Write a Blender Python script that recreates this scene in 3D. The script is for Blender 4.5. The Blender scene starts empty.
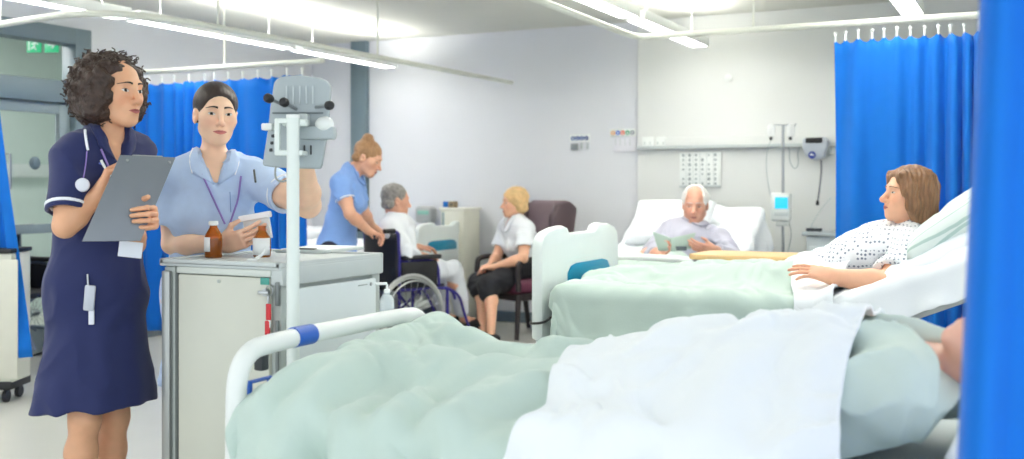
import bpy, bmesh, math, random
import numpy as np
from mathutils import Vector, Matrix

SC = bpy.context.scene
COL = SC.collection
PI = math.pi
# ------------------------------------------------------------------ camera frame (room axes: x along the far wall, y along the left wall)
FPX = 1050.0
YAW = math.atan2(523.0, FPX)
CAMZ = 1.27
HOR = 186.0
RV = np.array([math.cos(YAW), math.sin(YAW), 0.0])
FV = np.array([-math.sin(YAW), math.cos(YAW), 0.0])
UP = np.array([0, 0, 1.0])
EYE = np.array([0, 0, CAMZ])


def P(px, py, D):
    """the place D metres in front of the lens that is seen at (px, py)"""
    return EYE + FV * D + RV * ((px - 512) / FPX * D) + UP * ((HOR - py) / FPX * D)


def ray(px, py):
    return FV + RV * ((px - 512) / FPX) + UP * ((HOR - py) / FPX)


def at_z(px, py, z):
    d = ray(px, py)
    return EYE + d * ((z - CAMZ) / d[2])


def at_y(px, py, y):
    d = ray(px, py)
    return EYE + d * (y / d[1])


def at_x(px, py, x):
    d = ray(px, py)
    return EYE + d * (x / d[0])


def hd(phi, el=0.0):
    """unit heading: 0 = towards the lens, 90 = to its right, -90 = to its left"""
    p = math.radians(phi)
    e = math.radians(el)
    return unit((RV * math.sin(p) - FV * math.cos(p)) * math.cos(e) + UP * math.sin(e))


def unit(v):
    v = np.asarray(v, float)
    return v / (np.linalg.norm(v) + 1e-12)


def V(*a):
    return np.array(a, float)


# ------------------------------------------------------------------ colours, materials
def lin(c):
    c = c / 255.0
    return c / 12.92 if c <= 0.04045 else ((c + 0.055) / 1.055) ** 2.4


def rgb(r, g, b):
    return (lin(r), lin(g), lin(b), 1.0)


MATS = {}


def mat(name, col, rough=0.5, metal=0.0, var=0.04, scale=8.0, bump=0.0, bscale=60.0, sheen=0.0, sss=0.0, attr=False,
        trans=0.0, alpha=1.0, emit=None, estr=0.0, coat=0.0, spec=0.5, vec='Object', stretch=None):
    if name in MATS:
        return MATS[name]
    m = bpy.data.materials.new(name)
    m.use_nodes = True
    nt = m.node_tree
    b = nt.nodes['Principled BSDF']
    b.inputs['Roughness'].default_value = rough
    b.inputs['Metallic'].default_value = metal
    b.inputs['Specular IOR Level'].default_value = spec
    if sheen:
        b.inputs['Sheen Weight'].default_value = sheen
    if sss:
        b.inputs['Subsurface Weight'].default_value = sss
        b.inputs['Subsurface Radius'].default_value = (0.012, 0.005, 0.003)
        b.inputs['Subsurface Scale'].default_value = 1.0
    if trans:
        b.inputs['Transmission Weight'].default_value = trans
    if coat:
        b.inputs['Coat Weight'].default_value = coat
    if emit is not None:
        b.inputs['Emission Color'].default_value = emit
        b.inputs['Emission Strength'].default_value = estr
    b.inputs['Alpha'].default_value = alpha
    tc = nt.nodes.new('ShaderNodeTexCoord')
    src = tc.outputs[vec]
    if stretch:
        mp = nt.nodes.new('ShaderNodeMapping')
        mp.inputs['Scale'].default_value = stretch
        nt.links.new(src, mp.inputs['Vector'])
        src = mp.outputs['Vector']
    nz = nt.nodes.new('ShaderNodeTexNoise')
    nz.inputs['Scale'].default_value = scale
    nz.inputs['Detail'].default_value = 4
    nt.links.new(src, nz.inputs['Vector'])
    mr = nt.nodes.new('ShaderNodeMapRange')
    mr.inputs['From Min'].default_value = 0.25
    mr.inputs['From Max'].default_value = 0.75
    mr.inputs['To Min'].default_value = 1 - var
    mr.inputs['To Max'].default_value = 1 + var
    nt.links.new(nz.outputs['Fac'], mr.inputs['Value'])
    mx = nt.nodes.new('ShaderNodeVectorMath')
    mx.operation = 'SCALE'
    nt.links.new(mr.outputs['Result'], mx.inputs['Scale'])
    if attr:
        at = nt.nodes.new('ShaderNodeAttribute')
        at.attribute_name = 'Tint'
        nt.links.new(at.outputs['Color'], mx.inputs[0])
    else:
        mx.inputs[0].default_value = col[:3]
    nt.links.new(mx.outputs['Vector'], b.inputs['Base Color'])
    if bump:
        n2 = nt.nodes.new('ShaderNodeTexNoise')
        n2.inputs['Scale'].default_value = bscale
        n2.inputs['Detail'].default_value = 3
        nt.links.new(src, n2.inputs['Vector'])
        bp = nt.nodes.new('ShaderNodeBump')
        bp.inputs['Strength'].default_value = bump
        bp.inputs['Distance'].default_value = 0.01
        nt.links.new(n2.outputs['Fac'], bp.inputs['Height'])
        nt.links.new(bp.outputs['Normal'], b.inputs['Normal'])
    MATS[name] = m
    return m


# ------------------------------------------------------------------ objects and their tags
def tag(o, label=None, cat=None, group=None, kind=None):
    if label:
        o['label'] = label
    if cat:
        o['category'] = cat
    if group:
        o['group'] = group
    if kind:
        o['kind'] = kind
    return o


def thing(name, label, cat, loc=(0, 0, 0), rz=0.0, group=None):
    o = bpy.data.objects.new(name, None)
    COL.objects.link(o)
    o.location = [float(c) for c in loc]
    o.rotation_euler = (0, 0, rz)
    o.empty_display_size = 0.1
    return tag(o, label, cat, group)


def wmat(o):
    m = Matrix.Translation(o.location) @ o.rotation_euler.to_matrix().to_4x4()
    return (wmat(o.parent) @ m) if o.parent else m


def link_mesh(name, me, material=None, parent=None, world=False, smooth=True, label=None):
    """one mesh object; with world=True the vertices are given in room coordinates and are moved into the parent's frame"""
    o = bpy.data.objects.new(name, me)
    COL.objects.link(o)
    if material:
        for m in (material if isinstance(material, (list, tuple)) else [material]):
            me.materials.append(m)
    if parent is not None:
        o.parent = parent
        if world:
            me.transform(wmat(parent).inverted())
    if smooth:
        me.polygons.foreach_set('use_smooth', np.ones(len(me.polygons), bool))
    if label:
        o['label'] = label
    return o


def pydata(name, v, f):
    me = bpy.data.meshes.new(name)
    v = np.asarray(v, np.float32)
    if isinstance(f, np.ndarray) and f.ndim == 2:
        n, k = f.shape
        me.vertices.add(len(v))
        me.vertices.foreach_set('co', v.ravel())
        me.loops.add(n * k)
        me.loops.foreach_set('vertex_index', f.astype(np.int32).ravel())
        me.polygons.add(n)
        me.polygons.foreach_set('loop_start', np.arange(0, n * k, k, dtype=np.int32))
        me.polygons.foreach_set('loop_total', np.full(n, k, np.int32))
        me.update(calc_edges=True)
    else:
        me.from_pydata([tuple(map(float, c)) for c in v], [], [tuple(int(i) for i in q) for q in f])
        me.update()
    return me


class MB:
    """collects shapes; build() links them as one mesh object"""

    def __init__(s):
        s.v, s.f, s.m = [], [], []

    def add(s, v, f, mi=0):
        n = len(s.v)
        s.v.extend([tuple(map(float, c)) for c in v])
        for q in f:
            s.f.append(tuple(int(i) + n for i in q))
            s.m.append(mi)
        return s

    def box(s, c, size, rot=None, bevel=0.004, mi=0, seg=2):
        bm = bmesh.new()
        bmesh.ops.create_cube(bm, size=1.0)
        bmesh.ops.scale(bm, vec=Vector([max(float(x), 1e-4) for x in size]), verts=bm.verts)
        bv = min(bevel, min(size) * 0.45)
        if bv > 1e-4:
            bmesh.ops.bevel(bm, geom=list(bm.edges), offset=bv, segments=seg, affect='EDGES', profile=0.5)
        bm.verts.ensure_lookup_table()
        bm.verts.index_update()
        R = np.eye(3) if rot is None else np.asarray(rot, float)
        v = [R @ np.array(x.co) + np.asarray(c, float) for x in bm.verts]
        f = [[x.index for x in q.verts] for q in bm.faces]
        bm.free()
        return s.add(v, f, mi)

    def tube(s, pts, r, n=10, closed=False, mi=0, smooth=0, sq=1.0, caps=True):
        pts = [np.asarray(p, float) for p in pts]
        rr = list(r) if hasattr(r, '__len__') else [r] * len(pts)
        for _ in range(smooth):
            q, q2 = [], []
            m = len(pts)
            if not closed:
                q.append(pts[0]); q2.append(rr[0])
            for i in range(m if closed else m - 1):
                a, b = pts[i], pts[(i + 1) % m]
                ra, rb = rr[i], rr[(i + 1) % m]
                q += [a * .75 + b * .25, a * .25 + b * .75]
                q2 += [ra * .75 + rb * .25, ra * .25 + rb * .75]
            if not closed:
                q.append(pts[-1]); q2.append(rr[-1])
            pts, rr = q, q2
        m = len(pts)
        tang = []
        for i in range(m):
            a = pts[i - 1] if (i > 0 or closed) else pts[i]
            b = pts[(i + 1) % m] if (i < m - 1 or closed) else pts[i]
            tang.append(unit(b - a))
        ref = V(0, 0, 1) if abs(tang[0][2]) < 0.9 else V(1, 0, 0)
        nx = unit(np.cross(tang[0], ref))
        v = []
        for i in range(m):
            nx = unit(nx - tang[i] * np.dot(nx, tang[i]))
            ny = np.cross(tang[i], nx)
            for j in range(n):
                t = 2 * PI * j / n
                v.append(pts[i] + (nx * math.cos(t) + ny * math.sin(t) * sq) * rr[i])
        f = []
        for i in range(m if closed else m - 1):
            i2 = (i + 1) % m
            for j in range(n):
                f.append((i * n + j, i * n + (j + 1) % n, i2 * n + (j + 1) % n, i2 * n + j))
        if not closed and caps:
            f.append(tuple(range(n))[::-1])
            f.append(tuple((m - 1) * n + j for j in range(n)))
        return s.add(v, f, mi)

    def lathe(s, prof, c=(0, 0, 0), n=24, rot=None, mi=0):
        """prof: [(radius, height)...]"""
        R = np.eye(3) if rot is None else np.asarray(rot, float)
        v = []
        for r, h in prof:
            for j in range(n):
                t = 2 * PI * j / n
                v.append(R @ V(max(r, 1e-5) * math.cos(t), max(r, 1e-5) * math.sin(t), h) + np.asarray(c, float))
        f = []
        for i in range(len(prof) - 1):
            for j in range(n):
                f.append((i * n + j, i * n + (j + 1) % n, (i + 1) * n + (j + 1) % n, (i + 1) * n + j))
        f.append(tuple(range(n))[::-1])
        f.append(tuple((len(prof) - 1) * n + j for j in range(n)))
        return s.add(v, f, mi)

    def prism(s, outline, c, ax, ay, az, depth, bevel=0.004, mi=0):
        """a flat outline [(a, b)...] in the plane ax, ay, given thickness along az"""
        bm = bmesh.new()
        vs = [bm.verts.new((a, b, 0)) for a, b in outline]
        fc = bm.faces.new(vs)
        ex = bmesh.ops.extrude_face_region(bm, geom=[fc])
        bmesh.ops.translate(bm, vec=(0, 0, depth), verts=[x for x in ex['geom'] if isinstance(x, bmesh.types.BMVert)])
        bmesh.ops.recalc_face_normals(bm, faces=bm.faces)
        if bevel:
            ed = [e for e in bm.edges if len(e.link_faces) == 2 and e.calc_face_angle(0) > 0.6]
            bmesh.ops.bevel(bm, geom=ed, offset=bevel, segments=2, affect='EDGES', profile=0.5)
        bm.verts.index_update()
        v = [np.asarray(c, float) + np.asarray(ax) * x.co.x + np.asarray(ay) * x.co.y + np.asarray(az) * (x.co.z - depth / 2) for x in bm.verts]
        f = [[x.index for x in q.verts] for q in bm.faces]
        bm.free()
        if np.dot(np.cross(ax, ay), az) < 0:
            f = [q[::-1] for q in f]
        return s.add(v, f, mi)

    def ball(s, c, r, n=16, mi=0, rot=None):
        rr = r if hasattr(r, '__len__') else (r, r, r)
        R = np.eye(3) if rot is None else np.asarray(rot, float)
        v, f = [], []
        m = max(6, n // 2)
        for i in range(1, m):
            ph = PI * i / m
            for j in range(n):
                t = 2 * PI * j / n
                v.append(R @ V(rr[0] * math.sin(ph) * math.cos(t), rr[1] * math.sin(ph) * math.sin(t), rr[2] * math.cos(ph)) + np.asarray(c, float))
        top, bot = len(v), len(v) + 1
        v += [R @ V(0, 0, rr[2]) + np.asarray(c, float), R @ V(0, 0, -rr[2]) + np.asarray(c, float)]
        for i in range(m - 2):
            for j in range(n):
                f.append((i * n + j, (i + 1) * n + j, (i + 1) * n + (j + 1) % n, i * n + (j + 1) % n))
        for j in range(n):
            f.append((top, j, (j + 1) % n))
            f.append((bot, (m - 2) * n + (j + 1) % n, (m - 2) * n + j))
        return s.add(v, f, mi)

    def grid(s, fn, nu, nv, mi=0, flip=False):
        v = [fn(i / (nu - 1), j / (nv - 1)) for i in range(nu) for j in range(nv)]
        f = []
        for i in range(nu - 1):
            for j in range(nv - 1):
                q = (i * nv + j, (i + 1) * nv + j, (i + 1) * nv + j + 1, i * nv + j + 1)
                f.append(q[::-1] if flip else q)
        return s.add(v, f, mi)

    def build(s, name, material, parent=None, world=True, smooth=True, sharp=None, solid=0.0, label=None, sub=0):
        me = pydata(name, s.v, s.f)
        o = link_mesh(name, me, material, parent, world, smooth, label)
        if any(s.m):
            me.polygons.foreach_set('material_index', np.array(s.m, np.int32))
        if smooth:
            try:
                me.set_sharp_from_angle(angle=math.radians(sharp or 35))
            except Exception:
                pass
        if solid:
            md = o.modifiers.new('Solidify', 'SOLIDIFY')
            md.thickness = solid
            md.offset = 0
        if sub:
            md = o.modifiers.new('Subsurf', 'SUBSURF')
            md.levels = md.render_levels = sub
        return o


def frame(n, up=(0, 0, 1)):
    """columns (x, y, z) with y = n"""
    y = unit(n)
    x = unit(np.cross(y, up))
    z = np.cross(x, y)
    return np.stack([x, y, z], axis=1)


def rotz(a):
    c, s = math.cos(a), math.sin(a)
    return np.array([[c, -s, 0], [s, c, 0], [0, 0, 1.0]])


def from_z(d):
    """rotation whose z axis is d"""
    z = unit(d)
    x = unit(np.cross(V(0, 1, 0) if abs(z[1]) < 0.9 else V(1, 0, 0), z))
    return np.stack([x, np.cross(z, x), z], axis=1)


# ------------------------------------------------------------------ value noise
_rs = np.random.RandomState(5)
_perm = np.concatenate([_rs.permutation(512)] * 4)
_val = _rs.uniform(-1, 1, 512).astype(np.float32)


def vnoise(p):
    p = np.asarray(p, np.float32)
    i = np.floor(p).astype(np.int64)
    f = (p - i).astype(np.float32)
    f = f * f * (3 - 2 * f)
    i &= 511

    def h(a, b, c):
        return _val[_perm[(_perm[(_perm[(i[..., 0] + a) & 511] + i[..., 1] + b) & 511] + i[..., 2] + c) & 511]]
    fx, fy, fz = f[..., 0], f[..., 1], f[..., 2]
    x00 = h(0, 0, 0) * (1 - fx) + h(1, 0, 0) * fx
    x10 = h(0, 1, 0) * (1 - fx) + h(1, 1, 0) * fx
    x01 = h(0, 0, 1) * (1 - fx) + h(1, 0, 1) * fx
    x11 = h(0, 1, 1) * (1 - fx) + h(1, 1, 1) * fx
    return (x00 * (1 - fy) + x10 * fy) * (1 - fz) + (x01 * (1 - fy) + x11 * fy) * fz


def fbm(p, o=3):
    p = np.asarray(p, np.float32)
    r, a = 0, 1.0
    for k in range(o):
        r = r + vnoise(p * 2 ** k + 17.3 * k) * a
        a *= 0.5
    return r


# ------------------------------------------------------------------ smooth implicit bodies
class Sdf:
    def __init__(s):
        s.ops = []
        s.post = []

    def cap(s, a, b, ra, rb=None, k=0.02, mode='u', flat=None):
        """tapered capsule; flat = (axis, factor) squashes it along an axis"""
        s.ops.append(('cap', mode, k, np.asarray(a, np.float32), np.asarray(b, np.float32), ra, ra if rb is None else rb, flat))
        return s

    def chain(s, pts, rs, k=0.02, mode='u', flat=None):
        for i in range(len(pts) - 1):
            s.cap(pts[i], pts[i + 1], rs[i], rs[i + 1], k, mode, flat)
        return s

    def ell(s, c, r, R=None, k=0.02, mode='u'):
        s.ops.append(('ell', mode, k, np.asarray(c, np.float32), np.asarray(r, np.float32), None if R is None else np.asarray(R, np.float32)))
        return s

    def ball(s, c, r, k=0.02, mode='u'):
        return s.cap(c, c, r, r, k, mode)

    def box(s, c, half, R=None, r=0.01, k=0.02, mode='u'):
        s.ops.append(('box', mode, k, np.asarray(c, np.float32), np.asarray(half, np.float32), None if R is None else np.asarray(R, np.float32), r))
        return s

    def plane(s, c, n, k=0.004):
        """keeps the side n points away from"""
        s.ops.append(('pl', 'i', k, np.asarray(c, np.float32), np.asarray(unit(n), np.float32)))
        return s

    def add(s, other):
        s.ops += other.ops
        return s

    @staticmethod
    def one(op, p):
        kd = op[0]
        if kd == 'cap':
            _, _, _, a, b, ra, rb, flat = op
            sc = 1.0
            pa, ba = p - a, b - a
            if flat is not None:
                ax = np.asarray(unit(flat[0]), np.float32)
                q = flat[1]
                pa = pa + (pa @ ax)[:, None] * ax * (1 / q - 1)
                ba = ba + (ba @ ax) * ax * (1 / q - 1)
                sc = min(1.0, q) ** 0.5
            bb = float(ba @ ba)
            if bb < 1e-10:
                return (np.sqrt((pa * pa).sum(1)) - ra) * sc
            t = np.clip((pa @ ba) / bb, 0, 1)
            q = pa - t[:, None] * ba
            return (np.sqrt((q * q).sum(1)) - (ra + (rb - ra) * t)) * sc
        if kd == 'ell':
            _, _, _, c, r, R = op
            q = p - c
            if R is not None:
                q = q @ R
            k0 = np.sqrt(((q / r) ** 2).sum(1))
            k1 = np.sqrt(((q / (r * r)) ** 2).sum(1)) + 1e-9
            return k0 * (k0 - 1) / k1
        if kd == 'box':
            _, _, _, c, h, R, r = op
            q = p - c
            if R is not None:
                q = q @ R
            q = np.abs(q) - (h - r)
            return np.sqrt((np.maximum(q, 0) ** 2).sum(1)) + np.minimum(q.max(1), 0) - r
        if kd == 'pl':
            return (p - op[3]) @ op[4]

    @staticmethod
    def mix(d, e, mode, k):
        if mode == 'u':
            h = np.maximum(k - np.abs(d - e), 0) / k
            return np.minimum(d, e) - h * h * k * 0.25
        if mode == 's':
            e = -e
        h = np.maximum(k - np.abs(d - e), 0) / k
        return np.maximum(d, e) + h * h * k * 0.25

    def ev(s, p):
        p = np.asarray(p, np.float32)
        d = np.full(len(p), 9.0, np.float32)
        for op in s.ops:
            d = s.mix(d, s.one(op, p), op[1], op[2])
        for f in s.post:
            d = d + f(p)
        return d

    def bounds(s):
        lo, hi = np.full(3, 1e9), np.full(3, -1e9)
        for op in s.ops:
            if op[1] != 'u':
                continue
            if op[0] == 'cap':
                r = max(op[5], op[6]) * (max(1.0, op[7][1]) if op[7] else 1.0)
                q = np.stack([op[3], op[4]])
            elif op[0] == 'ell':
                r, q = float(op[4].max()), op[3][None]
            else:
                r, q = float(np.linalg.norm(op[4])), op[3][None]
            lo = np.minimum(lo, q.min(0) - r)
            hi = np.maximum(hi, q.max(0) + r)
        return lo - 0.02, hi + 0.02

    def mesh(s, res=0.005, lo=None, hi=None):
        if lo is None:
            lo, hi = s.bounds()
        B = 8
        nb = np.ceil((np.asarray(hi) - lo) / (res * B)).astype(int)
        n = nb * B + 1
        lo = np.asarray(lo, np.float32)
        g = np.stack(np.meshgrid(*[np.arange(k) for k in nb], indexing='ij'), -1).reshape(-1, 3)
        cen = lo + (g + 0.5) * (B * res)
        cen = cen.astype(np.float32)
        hdg = B * res * 0.87
        # which shapes matter in which block
        cd, dc = [], np.full(len(cen), 9.0, np.float32)
        for op in s.ops:
            e = s.one(op, cen)
            cd.append(e)
            dc = s.mix(dc, e, op[1], op[2])
        pad = 0.012 if s.post else 0.0
        keep = np.abs(dc) < hdg * 1.7 + 0.01 + pad
        g, dck = g[keep], dc[keep]
        off = np.stack(np.meshgrid(*[np.arange(B + 1)] * 3, indexing='ij'), -1).reshape(-1, 3)
        nblk, npt = len(g), len(off)
        pts = (lo + (g[:, None, :] * B + off[None]) * res).astype(np.float32)
        d = np.full((nblk, npt), 9.0, np.float32)
        for op, e in zip(s.ops, cd):
            e = e[keep]
            if op[1] == 'u':
                w = e < np.abs(dck) + 4.2 * hdg + op[2] * 1.5 + 0.01
            elif op[0] == 'pl':
                w = e > -3 * hdg - 0.01
            else:
                w = e < 3.0 * hdg + op[2] * 1.5
            if not w.any():
                continue
            q = pts[w].reshape(-1, 3)
            dd = s.mix(d[w].reshape(-1), s.one(op, q), op[1], op[2])
            d[w] = dd.reshape(-1, npt)
        if s.post:
            q = pts.reshape(-1, 3)
            t = d.reshape(-1)
            nr = np.abs(t) < 0.05
            for f in s.post:
                t[nr] += f(q[nr])
            d = t.reshape(nblk, npt)
        vol = np.full(n, 9.0, np.float32)
        vol[:] = np.nan
        ii = (g[:, None, :] * B + off[None]).reshape(-1, 3)
        vol[ii[:, 0], ii[:, 1], ii[:, 2]] = d.reshape(-1)
        neg = vol < 0
        ok = ~np.isnan(vol)
        eid, epos = [], []
        quads = []
        ny, nz = n[1], n[2]
        strides = (ny * nz, nz, 1)
        for ax in range(3):
            sl0 = [slice(None)] * 3
            sl1 = [slice(None)] * 3
            sl0[ax] = slice(0, -1)
            sl1[ax] = slice(1, None)
            sl0, sl1 = tuple(sl0), tuple(sl1)
            ch = (neg[sl0] != neg[sl1]) & ok[sl0] & ok[sl1]
            I = np.argwhere(ch)
            if not len(I):
                continue
            I1 = I.copy()
            I1[:, ax] += 1
            d0 = vol[I[:, 0], I[:, 1], I[:, 2]]
            d1 = vol[I1[:, 0], I1[:, 1], I1[:, 2]]
            t = d0 / (d0 - d1)
            pos = I.astype(np.float32)
            pos[:, ax] += t
            b, c = [(1, 2), (2, 0), (0, 1)][ax]
            inside = (I[:, b] > 0) & (I[:, c] > 0) & (I[:, b] < n[b] - 1) & (I[:, c] < n[c] - 1)
            I, pos, sg = I[inside], pos[inside], (d0 < 0)[inside]
            base = I @ np.array(strides)
            cells = [base - strides[b] - strides[c], base - strides[c], base, base - strides[b]]
            for cc in cells:
                eid.append(cc)
                epos.append(pos)
            q = np.stack(cells, 1)
            q[~sg] = q[~sg][:, ::-1]
            quads.append(q)
        eid = np.concatenate(eid)
        epos = np.concatenate(epos)
        quads = np.concatenate(quads)
        uid, inv = np.unique(eid, return_inverse=True)
        cnt = np.bincount(inv)
        vv = np.stack([np.bincount(inv, epos[:, k]) / cnt for k in range(3)], 1)
        vv = lo + vv * res
        fq = np.searchsorted(uid, quads)
        return vv.astype(np.float32), fq

    def build(s, name, material, parent=None, res=0.005, tint=None, label=None, relax=0):
        v, f = s.mesh(res)
        me = pydata(name, v, f)
        if tint is not None:
            a = me.color_attributes.new('Tint', 'FLOAT_COLOR', 'POINT')
            c = np.ones((len(v), 4), np.float32)
            c[:, :3] = tint(v)
            a.data.foreach_set('color', c.ravel())
        return link_mesh(name, me, material, parent, True, True, label)

    def hit(s, o, d, tmax=0.4):
        """first point on the surface along a ray from outside"""
        o = np.asarray(o, float)
        d = unit(d)
        ts = np.linspace(0, tmax, 400)
        e = s.ev(o + ts[:, None] * d)
        w = np.argmax(e < 0)
        if e[w] >= 0:
            return o + d * tmax
        return o + d * ts[w]
# ------------------------------------------------------------------ camera, light, world
def setup():
    cd = bpy.data.cameras.new('camera')
    co = bpy.data.objects.new('camera', cd)
    COL.objects.link(co)
    co.location = (0, 0, CAMZ)
    co.rotation_euler = (PI / 2, 0, YAW)
    cd.sensor_width = 36
    cd.lens = 36 * FPX / 1024
    cd.shift_y = (HOR - 229.5) / 1024
    cd.clip_start = 0.05
    cd.dof.use_dof = True
    cd.dof.focus_distance = 3.9
    cd.dof.aperture_fstop = 2.4
    SC.camera = co
    SC.view_settings.view_transform = 'Standard'
    SC.view_settings.look = 'None'
    SC.view_settings.gamma = 1
    SC.view_settings.use_curve_mapping = False
    SC.view_settings.exposure = 1.2
    SC.cycles.use_denoising = True
    SC.cycles.max_bounces = 8
    SC.cycles.transparent_max_bounces = 12
    SC.cycles.caustics_reflective = False
    SC.cycles.caustics_refractive = False
    SC.cycles.sample_clamp_indirect = 8
    w = bpy.data.worlds.new('daylight')
    SC.world = w
    w.use_nodes = True
    bg = w.node_tree.nodes['Background']
    bg.inputs[0].default_value = (0.90, 0.96, 1.0, 1)
    bg.inputs[1].default_value = 0.78


setup()

W_X, FAR_Y, CEIL = -6.68, 8.78, 2.72
WALL = mat('wall_paint', rgb(222, 224, 230), 0.75, var=0.015, scale=2, vec='Object')
PANEL = mat('wall_panel_paint', rgb(226, 228, 226), 0.55, var=0.012, scale=2)
CEILM = mat('ceiling_paint', rgb(216, 217, 210), 0.9, var=0.02, scale=3)
GREYFRAME = mat('grey_frame_paint', rgb(108, 126, 136), 0.45, var=0.02)
WHITEM = mat('white_powder_coat', rgb(232, 236, 234), 0.4, var=0.015)
WPLAST = mat('white_plastic', rgb(236, 240, 238), 0.35, var=0.01)
GPLAST = mat('pale_grey_plastic', rgb(196, 203, 203), 0.4, var=0.02)
DGREY = mat('dark_grey_plastic', rgb(58, 62, 66), 0.5, var=0.05)
BLACK = mat('black_plastic', rgb(26, 27, 30), 0.45, var=0.08)
CHROME = mat('brushed_steel', rgb(178, 182, 184), 0.28, metal=0.9, var=0.03)
BLUEP = mat('blue_plastic', rgb(24, 92, 190), 0.4, var=0.03)
TEAL = mat('teal_plastic', rgb(10, 140, 176), 0.35, var=0.02)
DIFF = mat('lamp_diffuser', rgb(255, 255, 255), 0.5, emit=(1.0, 0.985, 0.94, 1), estr=8.0)
UPDIFF = mat('uplight_diffuser', rgb(255, 255, 255), 0.5, emit=(1.0, 0.975, 0.90, 1), estr=13.0)


def floor_mat():
    m = mat('vinyl_floor', rgb(196, 196, 190), 0.32, var=0.03, scale=3, bump=0.02, bscale=300)
    return m


def structure(name, mb, m, **k):
    o = mb.build(name, m, None, **k)
    return tag(o, kind='structure')


structure('floor', MB().box((-4.4, 3.8, -0.03), (10.4, 10.4, 0.06), bevel=0), floor_mat())
structure('ceiling', MB().box((-4.4, 4.3, CEIL + 0.03), (10.4, 9.3, 0.06), bevel=0), CEILM)
structure('wall_far', MB().box((-4.0, FAR_Y + 0.06, CEIL / 2), (9.2, 0.12, CEIL), bevel=0), WALL)
structure('wall_right', MB().box((0.62, 6.3, CEIL / 2), (0.1, 5.2, CEIL), bevel=0), PANEL)
# left wall in pieces round the glazed door screen
DY0, DY1, DZ = 3.9, 5.91, 2.49
wl = MB()
wl.box((W_X - 0.06, (DY1 + FAR_Y) / 2, CEIL / 2), (0.12, FAR_Y - DY1, CEIL), bevel=0)
wl.box((W_X - 0.06, (DY0 - 0.4) / 2, CEIL / 2), (0.12, DY0 + 0.4, CEIL), bevel=0)
wl.box((W_X - 0.06, (DY0 + DY1) / 2, (DZ + CEIL) / 2), (0.12, DY1 - DY0, CEIL - DZ), bevel=0)
structure('wall_left', wl, WALL)
# corridor beyond
cw = MB()
cw.box((-8.95, 4.6, CEIL / 2), (0.1, 6.5, CEIL), bevel=0)
cw.box((-7.85, 7.9, CEIL / 2), (2.2, 0.1, CEIL), bevel=0)
structure('wall_corridor', cw, mat('corridor_paint', rgb(214, 226, 220), 0.7, var=0.02))
structure('trim_1', MB().box((-8.86, 4.6, 1.42), (0.06, 6.4, 0.13), bevel=0.01), WHITEM)
structure('trim_2', MB().box((-6.06, FAR_Y - 0.035, CEIL / 2), (0.18, 0.07, CEIL - 0.002), bevel=0.004), GREYFRAME)
# the paler service panel behind the beds
structure('trim_3', MB().box((-1.30, FAR_Y - 0.03, CEIL / 2), (3.63, 0.06, CEIL - 0.004), bevel=0.004), PANEL)
SKIRT = mat('vinyl_skirting', rgb(112, 126, 136), 0.4, var=0.03)
structure('baseboard_far', MB().box((-4.9, FAR_Y - 0.012, 0.05), (3.56, 0.024, 0.1), bevel=0.004), SKIRT)
structure('baseboard_left', MB().box((W_X + 0.012, 7.4, 0.05), (0.024, 2.7, 0.1), bevel=0.004), SKIRT)

# glazed door screen
GLASS = mat('door_glass', rgb(244, 248, 248), 0.02, var=0.0, trans=1.0)
GLASS.node_tree.nodes['Principled BSDF'].inputs['IOR'].default_value = 1.03
door = tag(thing('door_1', None, None, (W_X - 0.05, (DY0 + DY1) / 2, 0)), kind='structure')
fr = MB()
for y in (DY0 + 0.075, DY1 - 0.075):
    fr.box((W_X - 0.03, y, DZ / 2), (0.16, 0.15, DZ), bevel=0.006)
fr.box((W_X - 0.03, (DY0 + DY1) / 2, DZ - 0.065), (0.16, DY1 - DY0 - 0.3, 0.13), bevel=0.006)
fr.box((W_X - 0.03, (DY0 + DY1) / 2, 1.99), (0.14, DY1 - DY0 - 0.3, 0.17), bevel=0.006)
fr.build('door_frame', GREYFRAME, door)
lf = MB()
y0, y1 = DY0 + 0.16, DY1 - 0.16
for y in (y0 + 0.05, y1 - 0.05):
    lf.box((W_X - 0.03, y, 0.96), (0.05, 0.1, 1.88), bevel=0.005)
for z, h in ((0.12, 0.2), (1.86, 0.08), (0.95, 0.07)):
    lf.box((W_X - 0.03, (y0 + y1) / 2, z), (0.05, y1 - y0 - 0.2, h), bevel=0.004)
lf.build('door_leaf', mat('door_leaf_paint', rgb(134, 150, 156), 0.45, var=0.02), door)
MB().box((W_X - 0.03, (y0 + y1) / 2, 1.41), (0.012, y1 - y0 - 0.19, 0.84), bevel=0).build('pane', GLASS, door)
MB().box((W_X - 0.03, (y0 + y1) / 2, 0.57), (0.012, y1 - y0 - 0.19, 0.7), bevel=0).build('pane', GLASS, door)
MB().box((W_X - 0.03, (DY0 + DY1) / 2, 2.22), (0.012, DY1 - DY0 - 0.32, 0.29), bevel=0).build('pane', GLASS, door)
hb = MB()
p = at_x(8, 160, W_X + 0.04)
hb.tube([(W_X + 0.0, p[1], 1.5), (W_X + 0.06, p[1], 1.5), (W_X + 0.06, p[1], 1.25), (W_X + 0.0, p[1], 1.25)], 0.012)
hb.build('door_handle', CHROME, door)
p = at_x(36, 163, W_X + 0.01)
MB().lathe([(0.0, 0), (0.045, 0), (0.05, 0.01), (0.03, 0.03), (0.0, 0.035)], (W_X - 0.01, p[1], p[2]), 20, from_z(V(1, 0, 0))).build('lock_rose', GREYFRAME, door)

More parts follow.
